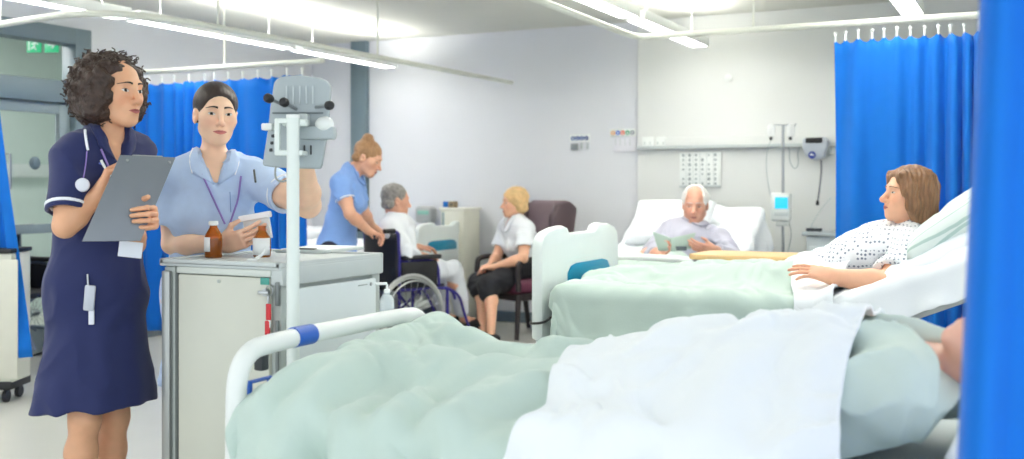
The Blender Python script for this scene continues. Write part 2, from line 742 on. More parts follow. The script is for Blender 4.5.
# hanging escape sign in the corridor
pe = at_x(43, 45, -7.6)
es = thing('exit_sign', 'green escape-route sign with two white pictograms hanging beyond the door glass', 'sign', (pe[0], pe[1], pe[2] - 0.09))
ex, ey = RV, UP
bd = MB()
for k, w in ((-0.075, 0.125), (0.075, 0.12)):
    bd.box(pe + RV * k, (w, 0.02, 0.13), rotz(YAW), bevel=0.004)
bd.build('sign_panel', mat('sign_green', rgb(20, 132, 84), 0.4, emit=(0.02, 0.25, 0.12, 1), estr=0.5), es)
ic = MB()
c = pe - FV * 0.012
ic.ball(c - RV * 0.06 + UP * 0.035, (0.012, 0.004, 0.012), 10)
for a, b in (((-.06, .022), (-.07, -.012)), ((-.07, -.012), (-.055, -.045)), ((-.07, -.012), (-.095, -.035)), ((-.06, .018), (-.035, .002)), ((-.062, .018), (-.09, .008)), ((-.115, .05), (-.115, -.05)), ((-.115, .05), (-.10, .05))):
    ic.tube([c + RV * a[0] + UP * a[1], c + RV * b[0] + UP * b[1]], 0.006, 6)
ic.build('pictogram', WHITEM, es)
ic = MB()
for a, b in (((.045, 0), (.105, 0)), ((.105, 0), (.08, .03)), ((.105, 0), (.08, -.03))):
    ic.tube([c + RV * a[0] + UP * a[1], c + RV * b[0] + UP * b[1]], 0.006, 6)
ic.build('pictogram', WHITEM, es)
for s_ in (-.1, .1):
    MB().tube([pe + UP * 0.06 + RV * s_, V(*(pe + RV * s_)[:2], CEIL)], 0.004, 6).build('hanger', CHROME, es)

# ------------------------------------------------------------------ suspended luminaires (light up and down)
def luminaire(x, y0, y1, label, z=2.40):
    t = thing('ceiling_light', label, 'light', (x, (y0 + y1) / 2, z), 0, 'suspended linear lights')
    L, c = y1 - y0, (y0 + y1) / 2
    b = MB()
    for s in (-1, 1):
        b.box((x + s * 0.068, c, z + 0.03), (0.008, L, 0.07), bevel=0.002)
        b.box((x, c + s * (L / 2 - 0.004), z + 0.03), (0.13, 0.008, 0.07), bevel=0.002)
    b.build('housing', WHITEM, t)
    MB().box((x, c, z + 0.004), (0.126, L - 0.02, 0.008), bevel=0.001).build('diffuser', DIFF, t)
    MB().box((x, c, z + 0.052), (0.126, L - 0.02, 0.006), bevel=0.001).build('uplight_panel', UPDIFF, t)
    for s in (-0.35, 0.35):
        MB().tube([(x, c + s * L, z + 0.05), (x, c + s * L, CEIL)], 0.0025, 6).build('suspension_wire', WHITEM, t)


lab = ['linear ceiling light nearest the far wall in the row over the wheelchair', 'linear ceiling light second from the far wall above the blue curtain behind the nurses',
       'linear ceiling light above the afro-haired nurse in the left row', 'linear ceiling light at the top left corner over the door']
for (a, b), l in zip(((7.02, 8.45), (5.25, 6.92), (3.95, 5.17), (2.6, 3.85)), lab):
    luminaire(-5.5, a, b, l)
lab = ['linear ceiling light ending above the reading man in bed', 'linear ceiling light cut by the top edge, nearer end of the middle row']
for (a, b), l in zip(((6.75, 8.3), (5.1, 6.65)), lab):
    luminaire(-2.43, a, b, l)
lab = ['linear ceiling light just above the bed curtain beside the dark-haired patient', 'linear ceiling light at the near end of the right row']
for (a, b), l in zip(((5.7, 7.35), (3.9, 5.55)), lab):
    luminaire(-0.72, a, b, l)
for (x, a, b), l in zip(((-2.43, 3.45, 5.0), (-4.1, 1.0, 2.55)),
                        ('unseen linear light added over the foot of the nearest bed to brighten it', 'unseen linear light added to brighten the two standing nurses')):
    luminaire(x, a, b, l)  # both out of view, added to light the near bed and the nurses
# unseen lamp added to brighten the corridor behind the door glass
cl = thing('ceiling_light', 'unseen ceiling light added to brighten the corridor beyond the door', 'light', (-7.9, 4.9, CEIL - 0.05))
MB().box((-7.9, 4.9, CEIL - 0.02), (0.62, 1.2, 0.04), bevel=0.01).build('housing', WHITEM, cl)
MB().box((-7.9, 4.9, CEIL - 0.045), (0.56, 1.14, 0.012), bevel=0.002).build('diffuser', mat('corridor_fill', rgb(255, 255, 255), .5, emit=(1, 1, .97, 1), estr=16.0), cl)

# ------------------------------------------------------------------ curtain tracks
RZ = 2.23
RAILM = mat('track_enamel', rgb(222, 225, 216), 0.4, var=0.01)


def track(name, label, pts, hang, z=RZ):
    c = np.mean(np.array(pts), axis=0)
    t = thing(name, label, 'curtain track', (c[0], c[1], z))
    MB().tube([V(x, y, z) for x, y in pts], 0.024, 10, smooth=2, sq=0.8).build('rail', RAILM, t)
    for x, y in hang:
        MB().tube([(x, y, z + 0.01), (x, y, CEIL)], 0.008, 8).build('hanger', RAILM, t)
    return t


h1 = at_z(283, 42, RZ)
track('curtain_track', 'long white curtain track sweeping over both standing nurses to the far wall',
      [(-4.35, 8.72), (-4.38, 7.0), (-4.42, 5.2), (-4.45, 4.4), (-4.75, 4.12), (-5.3, 4.2), (-6.0, 4.3), (-6.62, 4.32)],
      [(-4.38, 6.55), (-4.43, 4.9), (-5.5, 4.22)])
track('curtain_track', 'white curtain track holding the blue curtain behind the nurses', [(-6.62, 5.93), (-5.2, 5.93), (-4.42, 5.93)], [(-5.3, 5.93)], 2.14)
track('curtain_track', 'white cornered curtain track above the dark-haired patient bay',
      [(-2.28, 3.0), (-2.29, 4.6), (-2.31, 6.2), (-2.30, 6.42), (-2.1, 6.44), (-1.2, 6.44), (0.56, 6.44)],
      [(-2.29, 4.9), (-1.55, 6.44), (-0.2, 6.44)])
track('curtain_track', 'white curtain track over the nearest bed, out at the right edge',
      [(-0.6, 1.60), (0.55, 1.60)], [(0.3, 1.60)])

# ------------------------------------------------------------------ curtains
CURT = mat('blue_curtain_cloth', rgb(0, 124, 220), 0.8, var=0.04, scale=14, sheen=0.15, bump=0.04, bscale=400)
_cb = CURT.node_tree.nodes['Principled BSDF']
_tr = CURT.node_tree.nodes.new('ShaderNodeBsdfTranslucent')
_tr.inputs['Color'].default_value = rgb(0, 170, 250)
_ms = CURT.node_tree.nodes.new('ShaderNodeMixShader')
_ms.inputs[0].default_value = 0.3
_out = CURT.node_tree.nodes['Material Output']
CURT.node_tree.links.new(_cb.outputs[0], _ms.inputs[1])
CURT.node_tree.links.new(_tr.outputs[0], _ms.inputs[2])
CURT.node_tree.links.new(_ms.outputs[0], _out.inputs['Surface'])


def curtain(label, p0, p1, ztop, zbot, folds, amp, hooks=0, edge0=None, seed=0, group=None, res=10, warp=0.35, slack=0.0, dens=None):
    """hangs from p0 to p1 (room xy); folds = pleat count; edge0(t) pulls the free edge in by metres at height fraction t (0 top)"""
    p0, p1 = V(*p0, 0), V(*p1, 0)
    L = np.linalg.norm(p1 - p0)
    d = (p1 - p0) / L
    n = V(-d[1], d[0], 0)
    nu, nv = int(folds * res) + 1, 28
    rnd = np.random.RandomState(seed)
    ph = rnd.uniform(0, 6.28, 4)

    def fn(u, v):
        t = v
        w = u + warp / folds * (math.sin(u * 9 + ph[0]) + 0.6 * math.sin(u * 23 + ph[1]))
        if dens:
            w = dens(w)
        a = amp * (0.75 + 0.35 * math.sin(u * 13 + ph[2])) * (0.55 + 0.45 * min(1, t * 3))
        s = math.sin(2 * PI * folds * w + 0.25 * math.sin(t * 4 + ph[3]))
        off = a * (s + 0.22 * math.sin(4 * PI * folds * w + 1.3)) + 0.012 * math.sin(t * 5 + u * 17)
        al = u * L + 0.3 * a * math.cos(2 * PI * folds * w)
        if edge0:
            al = al + edge0(t) * (1 - u) ** 1.5
        z = ztop + (zbot - ztop) * t
        if slack:
            z -= slack * (1 - t) * abs(math.sin(PI * hooks * u)) if hooks else 0
        q = p0 + d * al + n * off
        return (q[0], q[1], z)
    o = thing('curtain', label, 'curtain', (*(p0 + d * L / 2)[:2], zbot), 0, group)
    g = MB().grid(fn, nu, nv)
    g.build('curtain_cloth', CURT, o, solid=0.003, sharp=180)
    for k in range(hooks + 1 if hooks else 0):
        q = fn(min(max(k / hooks, 0.004), 0.996), 0)
        MB().box((q[0], q[1], q[2] + 0.012), (0.012, 0.012, 0.05), bevel=0.003).ball((q[0], q[1], q[2] + 0.038), 0.011, 8).build('hook', WPLAST, o)
    return o


# behind the nurses
curtain('bright blue ward curtain hanging behind the two standing nurses', (-6.3, 5.93), (-4.60, 5.93), 2.055, 0.17, 12, 0.05, 13, seed=3, slack=0.02)
# gathered by the door
a0, a1 = at_z(-40, 60, 2.2), at_z(4, 60, 2.2)
curtain('blue ward curtain gathered at the left edge beside the glazed door', (-5.60, 4.23), (-6.4, 4.3), 2.145, 0.27, 8, 0.05, 8,
        edge0=lambda t: -0.36 * t, seed=8)
# beside bed 2
curtain('blue ward curtain hanging beyond the dark-haired patient in bed', (-1.075, 6.44), (0.30, 6.44), 2.145, 0.25, 17, 0.034, 19, seed=5, slack=0.03,
        dens=lambda w: w * w * 0.75 + w * 0.25 if w > 0 else w * 0.25)
# foreground
curtain('large blue ward curtain nearest the lens down the right edge', (-0.077, 1.60), (0.56, 1.60), 2.145, 0.3, 6, 0.045, 8, seed=11,
        edge0=lambda t: 0.04 - 0.08 * t)

# ------------------------------------------------------------------ on the far wall
FY = FAR_Y - 0.062
pl = at_y(640, 148, FY)
tr = thing('wall_trunking', 'slim grey medical trunking rail running along the wall behind the reading man', 'trunking', (-1.5, FAR_Y - 0.06, pl[2]))
MB().box((-1.35, FY - 0.03, pl[2]), (3.5, 0.06, 0.03), bevel=0.004).build('rail', GPLAST, tr)
MB().box((-1.35, FY - 0.018, pl[2] + 0.05), (3.5, 0.035, 0.07), bevel=0.004).build('cover', PANEL, tr)
for x, lb in ((648, 'white double socket at the left end of the wall trunking'), (661, 'white socket box second along the wall trunking')):
    q = at_y(x, 142, FY - 0.04)
    s = thing('wall_socket', lb, 'socket', (q[0], FY - 0.036, q[2] - 0.05), 0, 'sockets on the trunking')
    MB().box((q[0], FY - 0.045, q[2] + 0.002), (0.10 if x < 650 else 0.085, 0.02, 0.085), bevel=0.006).build('face_plate', WPLAST, s)
    r = MB()
    for k in (-0.025, 0.025):
        r.box((q[0] + k, FY - 0.057, q[2] - 0.01), (0.012, 0.004, 0.02), bevel=0.001)
    r.build('socket_switch', GPLAST, s)

# wall chart
c0, c1 = at_y(680, 187, FY), at_y(721, 152, FY)
cc = (c0 + c1) / 2
w, h = c1[0] - c0[0], c1[2] - c0[2]
ch = thing('wall_chart', 'white wall chart with columns of small dark marks above the reading man', 'chart', (cc[0], FY, c0[2]))
MB().box((cc[0], FY - 0.008, cc[2]), (w, 0.012, h), bevel=0.003).build('board', WPLAST, ch)
MB().box((cc[0], FY - 0.012, c0[2] + 0.005), (w, 0.02, 0.02), bevel=0.003).build('tray', GPLAST, ch)
mk = MB()
rnd = random.Random(4)
for i in range(6):
    for j in range(7):
        if rnd.random() < 0.85:
            mk.box((c0[0] + w * (i + 0.6) / 6.4, FY - 0.0155, c0[2] + h * (j + 0.7) / 7.3), (0.012 + 0.012 * rnd.random(), 0.003, 0.012 + 0.016 * rnd.random()), bevel=0)
mk.build('marks', mat('chart_ink', rgb(158, 168, 170), 0.6, var=0.3, scale=5), ch)
gl = MB()
for i in range(1, 6):
    gl.box((c0[0] + w * i / 6, FY - 0.0147, cc[2]), (0.004, 0.002, h * 0.94), bevel=0)
gl.build('grid_lines', GPLAST, ch)

# notices left of the panel edge
WY = FAR_Y - 0.004
def notice(label, px0, px1, py0, py1, cols, under):
    q0, q1 = at_y(px0, py1, WY), at_y(px1, py0, WY)
    cx, cz, w, h = (q0[0] + q1[0]) / 2, (q0[2] + q1[2]) / 2, q1[0] - q0[0], q1[2] - q0[2]
    t = thing('wall_notice', label, 'notice', (cx, WY, q0[2] - 0.1))
    MB().box((cx, WY - 0.003, cz), (w + 0.02, 0.006, h + 0.015), bevel=0.002).build('backing', WPLAST, t)
    n = len(cols)
    for i, c in enumerate(cols):
        x = q0[0] + w * (i + 0.5) / n
        MB().lathe([(0.0, 0), (w / n * 0.46, 0), (w / n * 0.46, 0.004), (0, 0.004)], (x, WY - 0.006, cz), 20, from_z(V(0, -1, 0))).build('badge', mat('badge_%d_%d_%d' % c, rgb(*c), 0.4), t)
        MB().box((x, WY - 0.011, cz), (w / n * 0.3, 0.003, h * 0.16), bevel=0).box((x, WY - 0.0112, cz - h * 0.05), (w / n * 0.12, 0.003, h * 0.4), bevel=0).build('pictogram', WPLAST, t)
    return t, cx, cz, w, h


t, cx, cz, w, h = notice('row of four blue round hygiene badges above a grey switch plate', 571, 589, 135, 141.5, [(92, 118, 170), (58, 88, 158), (52, 84, 156), (46, 76, 148)], None)
q = at_y(575, 147, WY)
MB().box((q[0], WY - 0.012, q[2]), (0.07, 0.02, 0.06), bevel=0.004).build('switch_plate', mat('switch_grey', rgb(142, 148, 152), 0.4), t)
for px in (582, 587.5):
    q = at_y(px, 146, WY)
    MB().box((q[0], WY - 0.006, q[2]), (0.022, 0.01, 0.055), bevel=0.002).build('rocker_switch', GPLAST, t)
t, cx, cz, w, h = notice('row of five coloured round badges on a white card beside the panel edge', 611, 635, 129.5, 136, [(226, 176, 120), (60, 108, 196), (226, 98, 62), (44, 150, 104), (120, 128, 140)], None)
MB().box((cx + 0.02, WY - 0.003, cz - h / 2 - 0.075), (w * 0.92, 0.005, 0.13), bevel=0.001).build('card', mat('card_paper', rgb(226, 226, 234), 0.7), t)
ln = MB()
for k in range(4):
    ln.box((cx - w * .3 + k * w * .2, WY - 0.0065, cz - h / 2 - 0.055), (0.006, 0.002, 0.06), bevel=0)
ln.build('text_lines', GPLAST, t)

q = at_y(729, 78, FY)
tag(MB().lathe([(0.03, 0), (0.034, 0.02), (0.0, 0.03)], (q[0], FY, q[2]), 16, from_z(V(0, -1, 0))).build('wall_sensor', WPLAST), 'small white round sensor high on the wall above the chart', 'sensor')

# paper dispenser and cabinet by the far wall behind the wheelchair
q0, q1 = at_y(417, 223, FAR_Y - 0.1), at_y(433, 206, FAR_Y - 0.1)
cx, cz, w, h = (q0[0] + q1[0]) / 2, (q0[2] + q1[2]) / 2, q1[0] - q0[0], q1[2] - q0[2]
t = thing('towel_dispenser', 'grey wall-mounted dispenser with pale green band behind the grey-haired man', 'dispenser', (cx, FAR_Y - 0.002, q0[2]))
MB().box((cx, FAR_Y - 0.08, cz), (w, 0.14, h), bevel=0.035, seg=4).build('case', mat('dispenser_grey', rgb(176, 178, 178), 0.35), t)
MB().box((cx + 0.01, FAR_Y - 0.152, cz + 0.02), (w * 0.7, 0.012, 0.04), bevel=0.004).build('window', mat('dispenser_green', rgb(140, 190, 176), 0.3), t)
# ------------------------------------------------------------------ medicine trolley
TRC = P(280, 265, 3.32)
TX1, TY0 = TRC[0], TRC[1]
TX0, TY1, TZ = TX1 - 0.495, TY0 + 0.567, 1.02
CREAM = mat('cream_enamel', rgb(206, 208, 196), 0.35, var=0.012)
TGREY = mat('trolley_grey', rgb(178, 186, 182), 0.38, var=0.015)
TSIDE = mat('trolley_side_panel', rgb(222, 230, 231), 0.35, var=0.012)
trolley = thing('medicine_trolley', 'cream medicine trolley with grey rim and lockable door in front of the nurses', 'trolley', ((TX0 + TX1) / 2, (TY0 + TY1) / 2, 0))
cx, cy = (TX0 + TX1) / 2, (TY0 + TY1) / 2
b = MB()
b.box((cx, cy + 0.01, 0.56), (0.47, 0.53, 0.88), bevel=0.006)
for x in (TX0 + 0.025, TX1 - 0.025):
    for y in (TY0 + 0.03, TY1 - 0.025):
        b.box((x, y, 0.56), (0.05, 0.05, 0.88), bevel=0.006)
b.build('body', TGREY, trolley)
t = MB()
t.box((cx, cy, 1.0105), (0.515, 0.585, 0.018), bevel=0.006, seg=3)
t.box((TX1 - 0.012, cy, 0.982), (0.05, 0.578, 0.060), bevel=0.008)
for x, y, sx, sy in ((cx, TY0 + 0.002, 0.515, 0.022), (cx, TY1 - 0.002, 0.515, 0.022), (TX0 + 0.002, cy, 0.022, 0.585), (TX1 - 0.002, cy, 0.022, 0.585)):
    t.box((x, y, 1.0165), (sx, sy, 0.022), bevel=0.006)
t.build('top_tray', GPLAST, trolley)
dl, dr = at_y(180, 300, TY0)[0], at_y(271, 300, TY0)[0]
dm = (dl + dr) / 2
d = MB().box((dm, TY0 + 0.002, 0.55), (dr - dl, 0.022, 0.855), bevel=0.005).build('door', CREAM, trolley)
q = at_y(269, 292, TY0)
lk = MB().lathe([(0.0, 0), (0.012, 0), (0.012, 0.012), (0, 0.013)], (q[0], TY0 - 0.010, q[2]), 16, from_z(V(0, -1, 0)))
lk.box((q[0], TY0 - 0.026, q[2]), (0.042, 0.012, 0.012), bevel=0.003)
lk.build('lock', CHROME, d)
lq = at_y(267, 281, TY0)
MB().box((lq[0], TY0 - 0.0105, lq[2]), (0.034, 0.003, 0.022), bevel=0.0005).build('door_label', mat('teal_label', rgb(74, 158, 146), 0.5), d)
q2 = at_y(221, 281, TY0)
MB().lathe([(0, 0), (0.006, 0), (0.006, 0.004), (0, 0.004)], (q2[0], TY0 - 0.009, q2[2]), 12, from_z(V(0, -1, 0))).build('keyhole', TGREY, d)
st = MB().box((dm, TY0 - 0.002, 0.991), (dr - dl + 0.012, 0.018, 0.022), bevel=0.004)
st.build('pull_out_shelf', mat('trolley_shelf', rgb(208, 214, 208), 0.35), trolley)
hg = MB()
q = at_y(280, 292, TY0)
hg.box((q[0] - 0.004, TY0 - 0.006, q[2] - 0.006), (0.014, 0.014, 0.075), bevel=0.003)
hg.tube([(q[0] - 0.004, TY0 - 0.008, q[2] - 0.09), (q[0] - 0.004, TY0 - 0.008, 0.2)], 0.006, 8)
hg.build('door_rod', mat('hinge_grey', rgb(120, 126, 126), 0.35, metal=0.4), trolley)
ps = MB()
ps.box((TX0 + 0.020, TY0 - 0.002, 0.55), (0.036, 0.016, 0.87), bevel=0.004)
ps.build('corner_post', mat('post_alu', rgb(168, 172, 170), 0.3, metal=0.5), trolley)
MB().box((dl - 0.010, TY0 - 0.001, 0.55), (0.012, 0.012, 0.86), bevel=0.003).build('door_gap_shade', mat('gap_shade_grey', rgb(92, 98, 96), 0.5), trolley)  # dark strip coloured as the shaded gap between post and door
sp = MB().box((TX1 + 0.004, cy + 0.005, 0.53), (0.018, 0.47, 0.82), bevel=0.006)
sd = sp.build('side_panel', TSIDE, trolley)
for px, py in ((296, 295), (371, 284)):
    q = at_x(px, py, TX1 + 0.014)
    MB().lathe([(0, 0), (0.007, 0), (0.006, 0.004), (0, 0.005)], (TX1 + 0.012, q[1], q[2]), 12, from_z(V(1, 0, 0))).build('panel_screw', CHROME, sd)
q = at_x(363, 285, TX1 + 0.014)
MB().box((TX1 + 0.0135, q[1], q[2]), (0.003, 0.055, 0.004), bevel=0.0005).build('panel_slot', TGREY, sd)
for x in (TX0 + 0.06, TX1 - 0.06):
    for y in (TY0 + 0.06, TY1 - 0.06):
        cst = MB().box((x, y, 0.11), (0.04, 0.05, 0.03), bevel=0.006).build('caster', GPLAST, trolley)
        MB().lathe([(0.0, -0.013), (0.05, -0.013), (0.052, 0), (0.05, 0.013), (0, 0.013)], (x, y + 0.01, 0.052), 20, from_z(V(1, 0, 0))).build('wheel', DGREY, cst)
# key ring and red tags hang from the lock
kq = at_y(268, 300, TY0 - 0.03)
ky = thing('key_bunch', 'small keys with two red tags hanging from the trolley door lock', 'keys', (kq[0], TY0 - 0.022, kq[2] - 0.11))
k = MB().tube([V(kq[0] + 0.014 * math.cos(a), TY0 - 0.024, kq[2] + 0.028 + 0.016 * math.sin(a)) for a in np.linspace(0, 2 * PI, 15)[:-1]], 0.0018, 6, closed=True)
k.build('ring', CHROME, ky)
MB().box((kq[0] - 0.006, TY0 - 0.022, kq[2] - 0.004), (0.006, 0.004, 0.042), rotz(0), bevel=0.001).build('key', CHROME, ky)
for px, py, h in ((268.5, 312, 0.052), (267.5, 329, 0.052)):
    q = at_y(px, py, TY0 - 0.024)
    MB().box((q[0], TY0 - 0.024, q[2]), (0.019, 0.006, h), bevel=0.003).build('tag', mat('red_tag', rgb(206, 40, 48), 0.4), ky)
MB().box((kq[0] + 0.001, TY0 - 0.024, at_y(268, 320, TY0)[2]), (0.009, 0.004, 0.04), bevel=0.001).build('tag_link', WPLAST, ky)

# things on the trolley
AMBER = mat('amber_glass', rgb(226, 124, 34), 0.05, var=0.0, trans=0.75)
AMBER.node_tree.nodes['Principled BSDF'].inputs['IOR'].default_value = 1.45
SYRUP = mat('brown_syrup', rgb(150, 66, 14), 0.2)
LABELM = mat('paper_label', rgb(240, 243, 243), 0.6, var=0.01)
def bottle(label, px, py, h, r, cap, lab0, lab1, ang):
    q = at_z(px, py, 1.0195)
    t = thing('medicine_bottle', label, 'bottle', q, 0, 'amber bottles on the trolley')
    z = q[2]
    prof = [(0, 0), (r * .9, 0), (r, .006), (r, h * .56), (r * .93, h * .62), (r * .46, h * .82), (r * .42, h * .86), (r * .42, h * (.9 if cap else .95)), (0, h * (.9 if cap else .95))]
    MB().lathe(prof, q, 28).build('bottle_body', AMBER, t)
    MB().lathe([(0, .006), (r * .9, .006), (r * .93, h * .5), (0, h * .5)], q, 24).build('syrup', SYRUP, t)
    v = MB()
    a0, a1 = ang
    v.grid(lambda u, w: (q[0] + (r + .0012) * math.cos(a0 + (a1 - a0) * u), q[1] + (r + .0012) * math.sin(a0 + (a1 - a0) * u), z + lab0 + (lab1 - lab0) * w), 20, 3, flip=True)
    v.build('label', LABELM, t, solid=0.0006)
    if cap:
        c = MB().lathe([(0, h * .88), (r * .52, h * .88), (r * .55, h * .9), (r * .55, h * .985), (r * .48, h), (0, h)], q, 24)
        c.build('cap', WPLAST, t)
    else:
        MB().lathe([(r * .3, h * .95), (r * .48, h * .95), (r * .48, h * .985), (r * .3, h * .985)], q, 20).build('neck_ring', AMBER, t)


ca = math.atan2(-FV[1], -FV[0])
bottle('amber medicine bottle with a white screw cap standing at the left on the trolley', 213.5, 257.5, 0.128, 0.0305, True, 0.022, 0.072, (ca - 1.9, ca - 0.1))
bottle('uncapped amber medicine bottle with a white front label beside the capped one', 262, 257.0, 0.112, 0.031, False, 0.008, 0.068, (ca - 1.15, ca + 1.2))
q = at_z(252, 258.5, 1.033)
cp = thing('bottle_cap', 'white bottle cap and spoon lying by the uncapped bottle on the trolley', 'cap', (q[0], q[1], 1.0197))
MB().lathe([(0, 0), (0.016, 0), (0.017, 0.003), (0.016, 0.013), (0, 0.014)], (q[0], q[1], 1.0197), 20).build('cap', WPLAST, cp)
MB().tube([q + RV * .012 + V(0, 0, -.001), q + RV * .03 + FV * .02 + V(0, 0, .012), q + RV * .038 + FV * .03 + V(0, 0, .035)], [0.006, 0.004, 0.003], 8).build('spoon_handle', WPLAST, cp)
q = at_z(322, 254, 1.01)
fo = thing('chart_folder', 'flat pale folder of papers lying on the trolley top behind the stand pole', 'folder', (q[0], q[1], 1.0197))
MB().box((q[0] - .03, q[1] + .03, 1.0255), (0.22, 0.30, 0.011), rotz(0.12), bevel=0.003).build('cover', mat('folder_grey', rgb(206, 214, 214), 0.5), fo)
MB().box((q[0] - .03, q[1] + .03, 1.0325), (0.19, 0.27, 0.003), rotz(0.16), bevel=0.0008).build('sheet', LABELM, fo)
MB().box((q[0] - .03 + .02, q[1] + .03 - .13, 1.0355), (0.10, 0.02, 0.004), rotz(0.16), bevel=0.001).build('clip', DGREY, fo)

# ------------------------------------------------------------------ monitor on its pole
PD = 3.22
pb = P(293, 118, PD)
mon = thing('monitor_stand', 'white pole stand carrying a grey patient monitor seen from behind', 'monitor', (pb[0], pb[1], 0))
POLEM = mat('pole_enamel', rgb(226, 234, 230), 0.3, var=0.01)
MB().tube([(pb[0], pb[1], 0.02), (pb[0], pb[1], pb[2])], 0.0195, 20).build('pole', POLEM, mon)
MB().lathe([(0, 0), (0.085, 0), (0.09, 0.01), (0.085, 0.025), (0.03, 0.035), (0, 0.036)], (pb[0], pb[1], 0), 28).build('base', GPLAST, mon)
MB().lathe([(0, 0), (0.021, 0), (0.021, 0.01), (0, 0.011)], (pb[0], pb[1], pb[2]), 20).build('pole_cap', WPLAST, mon)
MD = 3.33
CT = {}
def mp(px, py, D=MD):
    return P(px, py, D)


out = [(275, 82), (281, 77), (300, 75.5), (318, 77.5), (328, 81), (331.5, 87), (330, 108), (327, 138), (321.5, 169), (300, 168.5), (276, 167.5), (263, 165.5), (265.5, 150), (269, 128), (271, 108)]
sx = MD / FPX
MONG = mat('monitor_grey', rgb(172, 182, 186), 0.4, var=0.02)
m0 = mp(297, 122)
m = MB().prism([((x - 297) * sx, (122 - y) * sx) for x, y in out][::-1], m0, RV, UP, -FV, 0.035, bevel=0.008)
md = m.build('monitor_body', MONG, mon)
sc_ = [(x * 0.9 - 0.0, y * 0.86) for x, y in [((x - 297) * sx, (122 - y) * sx) for x, y in out]][::-1]
MB().prism(sc_, m0 + FV * 0.019, RV, UP, -FV, 0.004, bevel=0.001).build('screen', mat('screen_glass', rgb(20, 26, 32), 0.1), md)
# vent mouldings, seam, bolts on the back
for k, px in enumerate((287, 293.5, 300, 306.5, 313)):
    MB().box(mp(px, 95, MD - 0.018), (0.006, 0.012, 0.058), frame(FV) , bevel=0.003).build('vent_rib', mat('monitor_grey_light', rgb(192, 201, 204), 0.4), md)
s = MB()
s.box(mp(298, 113, MD - 0.018), (0.16, 0.014, 0.006), frame(FV), bevel=0.002)
s.build('seam', mat('seam_dark', rgb(120, 130, 134), 0.5), md)
for px, py in ((304.5, 150), (311, 150)):
    MB().box(mp(px, py, MD - 0.018), (0.005, 0.01, 0.03), frame(FV), bevel=0.002).build('slot', DGREY, md)
for px, py in ((273, 136), (272, 143), (271, 150)):
    MB().box(mp(px, py, MD - 0.018), (0.010, 0.008, 0.010), frame(FV), bevel=0.002).build('port', DGREY, md)
# knobs on short arms
for (a, bq, nm) in (((286, 106), (269, 98.5), 0), ((296, 109), (284.5, 102.5), 1), ((316, 107), (329, 105.5), 2)):
    A = mp(a[0], a[1], MD - 0.015)
    Bp = P(bq[0], bq[1], MD - 0.10)
    arm = MB().tube([A, A * .45 + Bp * .55, Bp], 0.0055, 10).build('clamp_screw', CHROME, mon)
    d = unit(Bp - A)
    MB().lathe([(0, -0.012), (0.011, -0.012), (0.0145, -0.004), (0.0145, 0.009), (0.010, 0.016), (0, 0.018)], Bp, 20, from_z(d)).build('knob', BLACK, arm)
# bracket between pole and monitor
br = MB()
z0, z1 = P(0, 121, PD)[2], P(0, 153, PD)[2]
L = lambda px, D=PD: P(px, 0, D)[:2]
for z in (z0, z1):
    br.box(V(*L(285), z), (0.05, 0.022, 0.016), rotz(YAW), bevel=0.004)
br.box(V(*L(277.5), (z0 + z1) / 2), (0.016, 0.022, z0 - z1 + 0.016), rotz(YAW), bevel=0.004)
br.box(V(*L(296, PD + .04), z0 - 0.004), (0.075, 0.07, 0.022), rotz(YAW), bevel=0.006)
br.box(V(*L(297, PD + .04), z1), (0.05, 0.09, 0.016), rotz(YAW), bevel=0.004)
br.build('bracket', POLEM, mon)
hk = MB().box(P(304, 119, MD - 0.04), (0.032, 0.05, 0.032), rotz(YAW), bevel=0.006)
hk.build('hinge_block', GPLAST, mon)
sm = MB().box(P(318, 133, MD - 0.035), (0.11, 0.05, 0.042), frame(unit(FV + RV * .15)), bevel=0.008)
arm = sm.build('side_arm', MONG, mon)
MB().ball(P(324.5, 124, MD - 0.05), (0.031, 0.026, 0.024), 20).build('cuff_holder', WPLAST, arm)
MB().box(P(268, 127, MD - .03), (0.035, 0.04, 0.022), rotz(YAW), bevel=0.005).build('clip_arm', WPLAST, mon)
MB().tube([mp(276, 166, MD - .01), mp(275, 172, MD - .03), P(276, 180, MD - .05), P(283, 182, MD - .06), P(289, 179, MD - .08), V(pb[0], pb[1], P(0, 176, PD)[2])], 0.003, 8, smooth=2).build('cable', mat('cable_grey', rgb(150, 158, 160), 0.5), mon)

# ------------------------------------------------------------------ beds
BEDW = mat('bed_enamel', rgb(228, 236, 234), 0.35, var=0.01)
MATT = mat('mattress_cover', rgb(214, 222, 222), 0.6, var=0.02, bump=0.05, bscale=40)


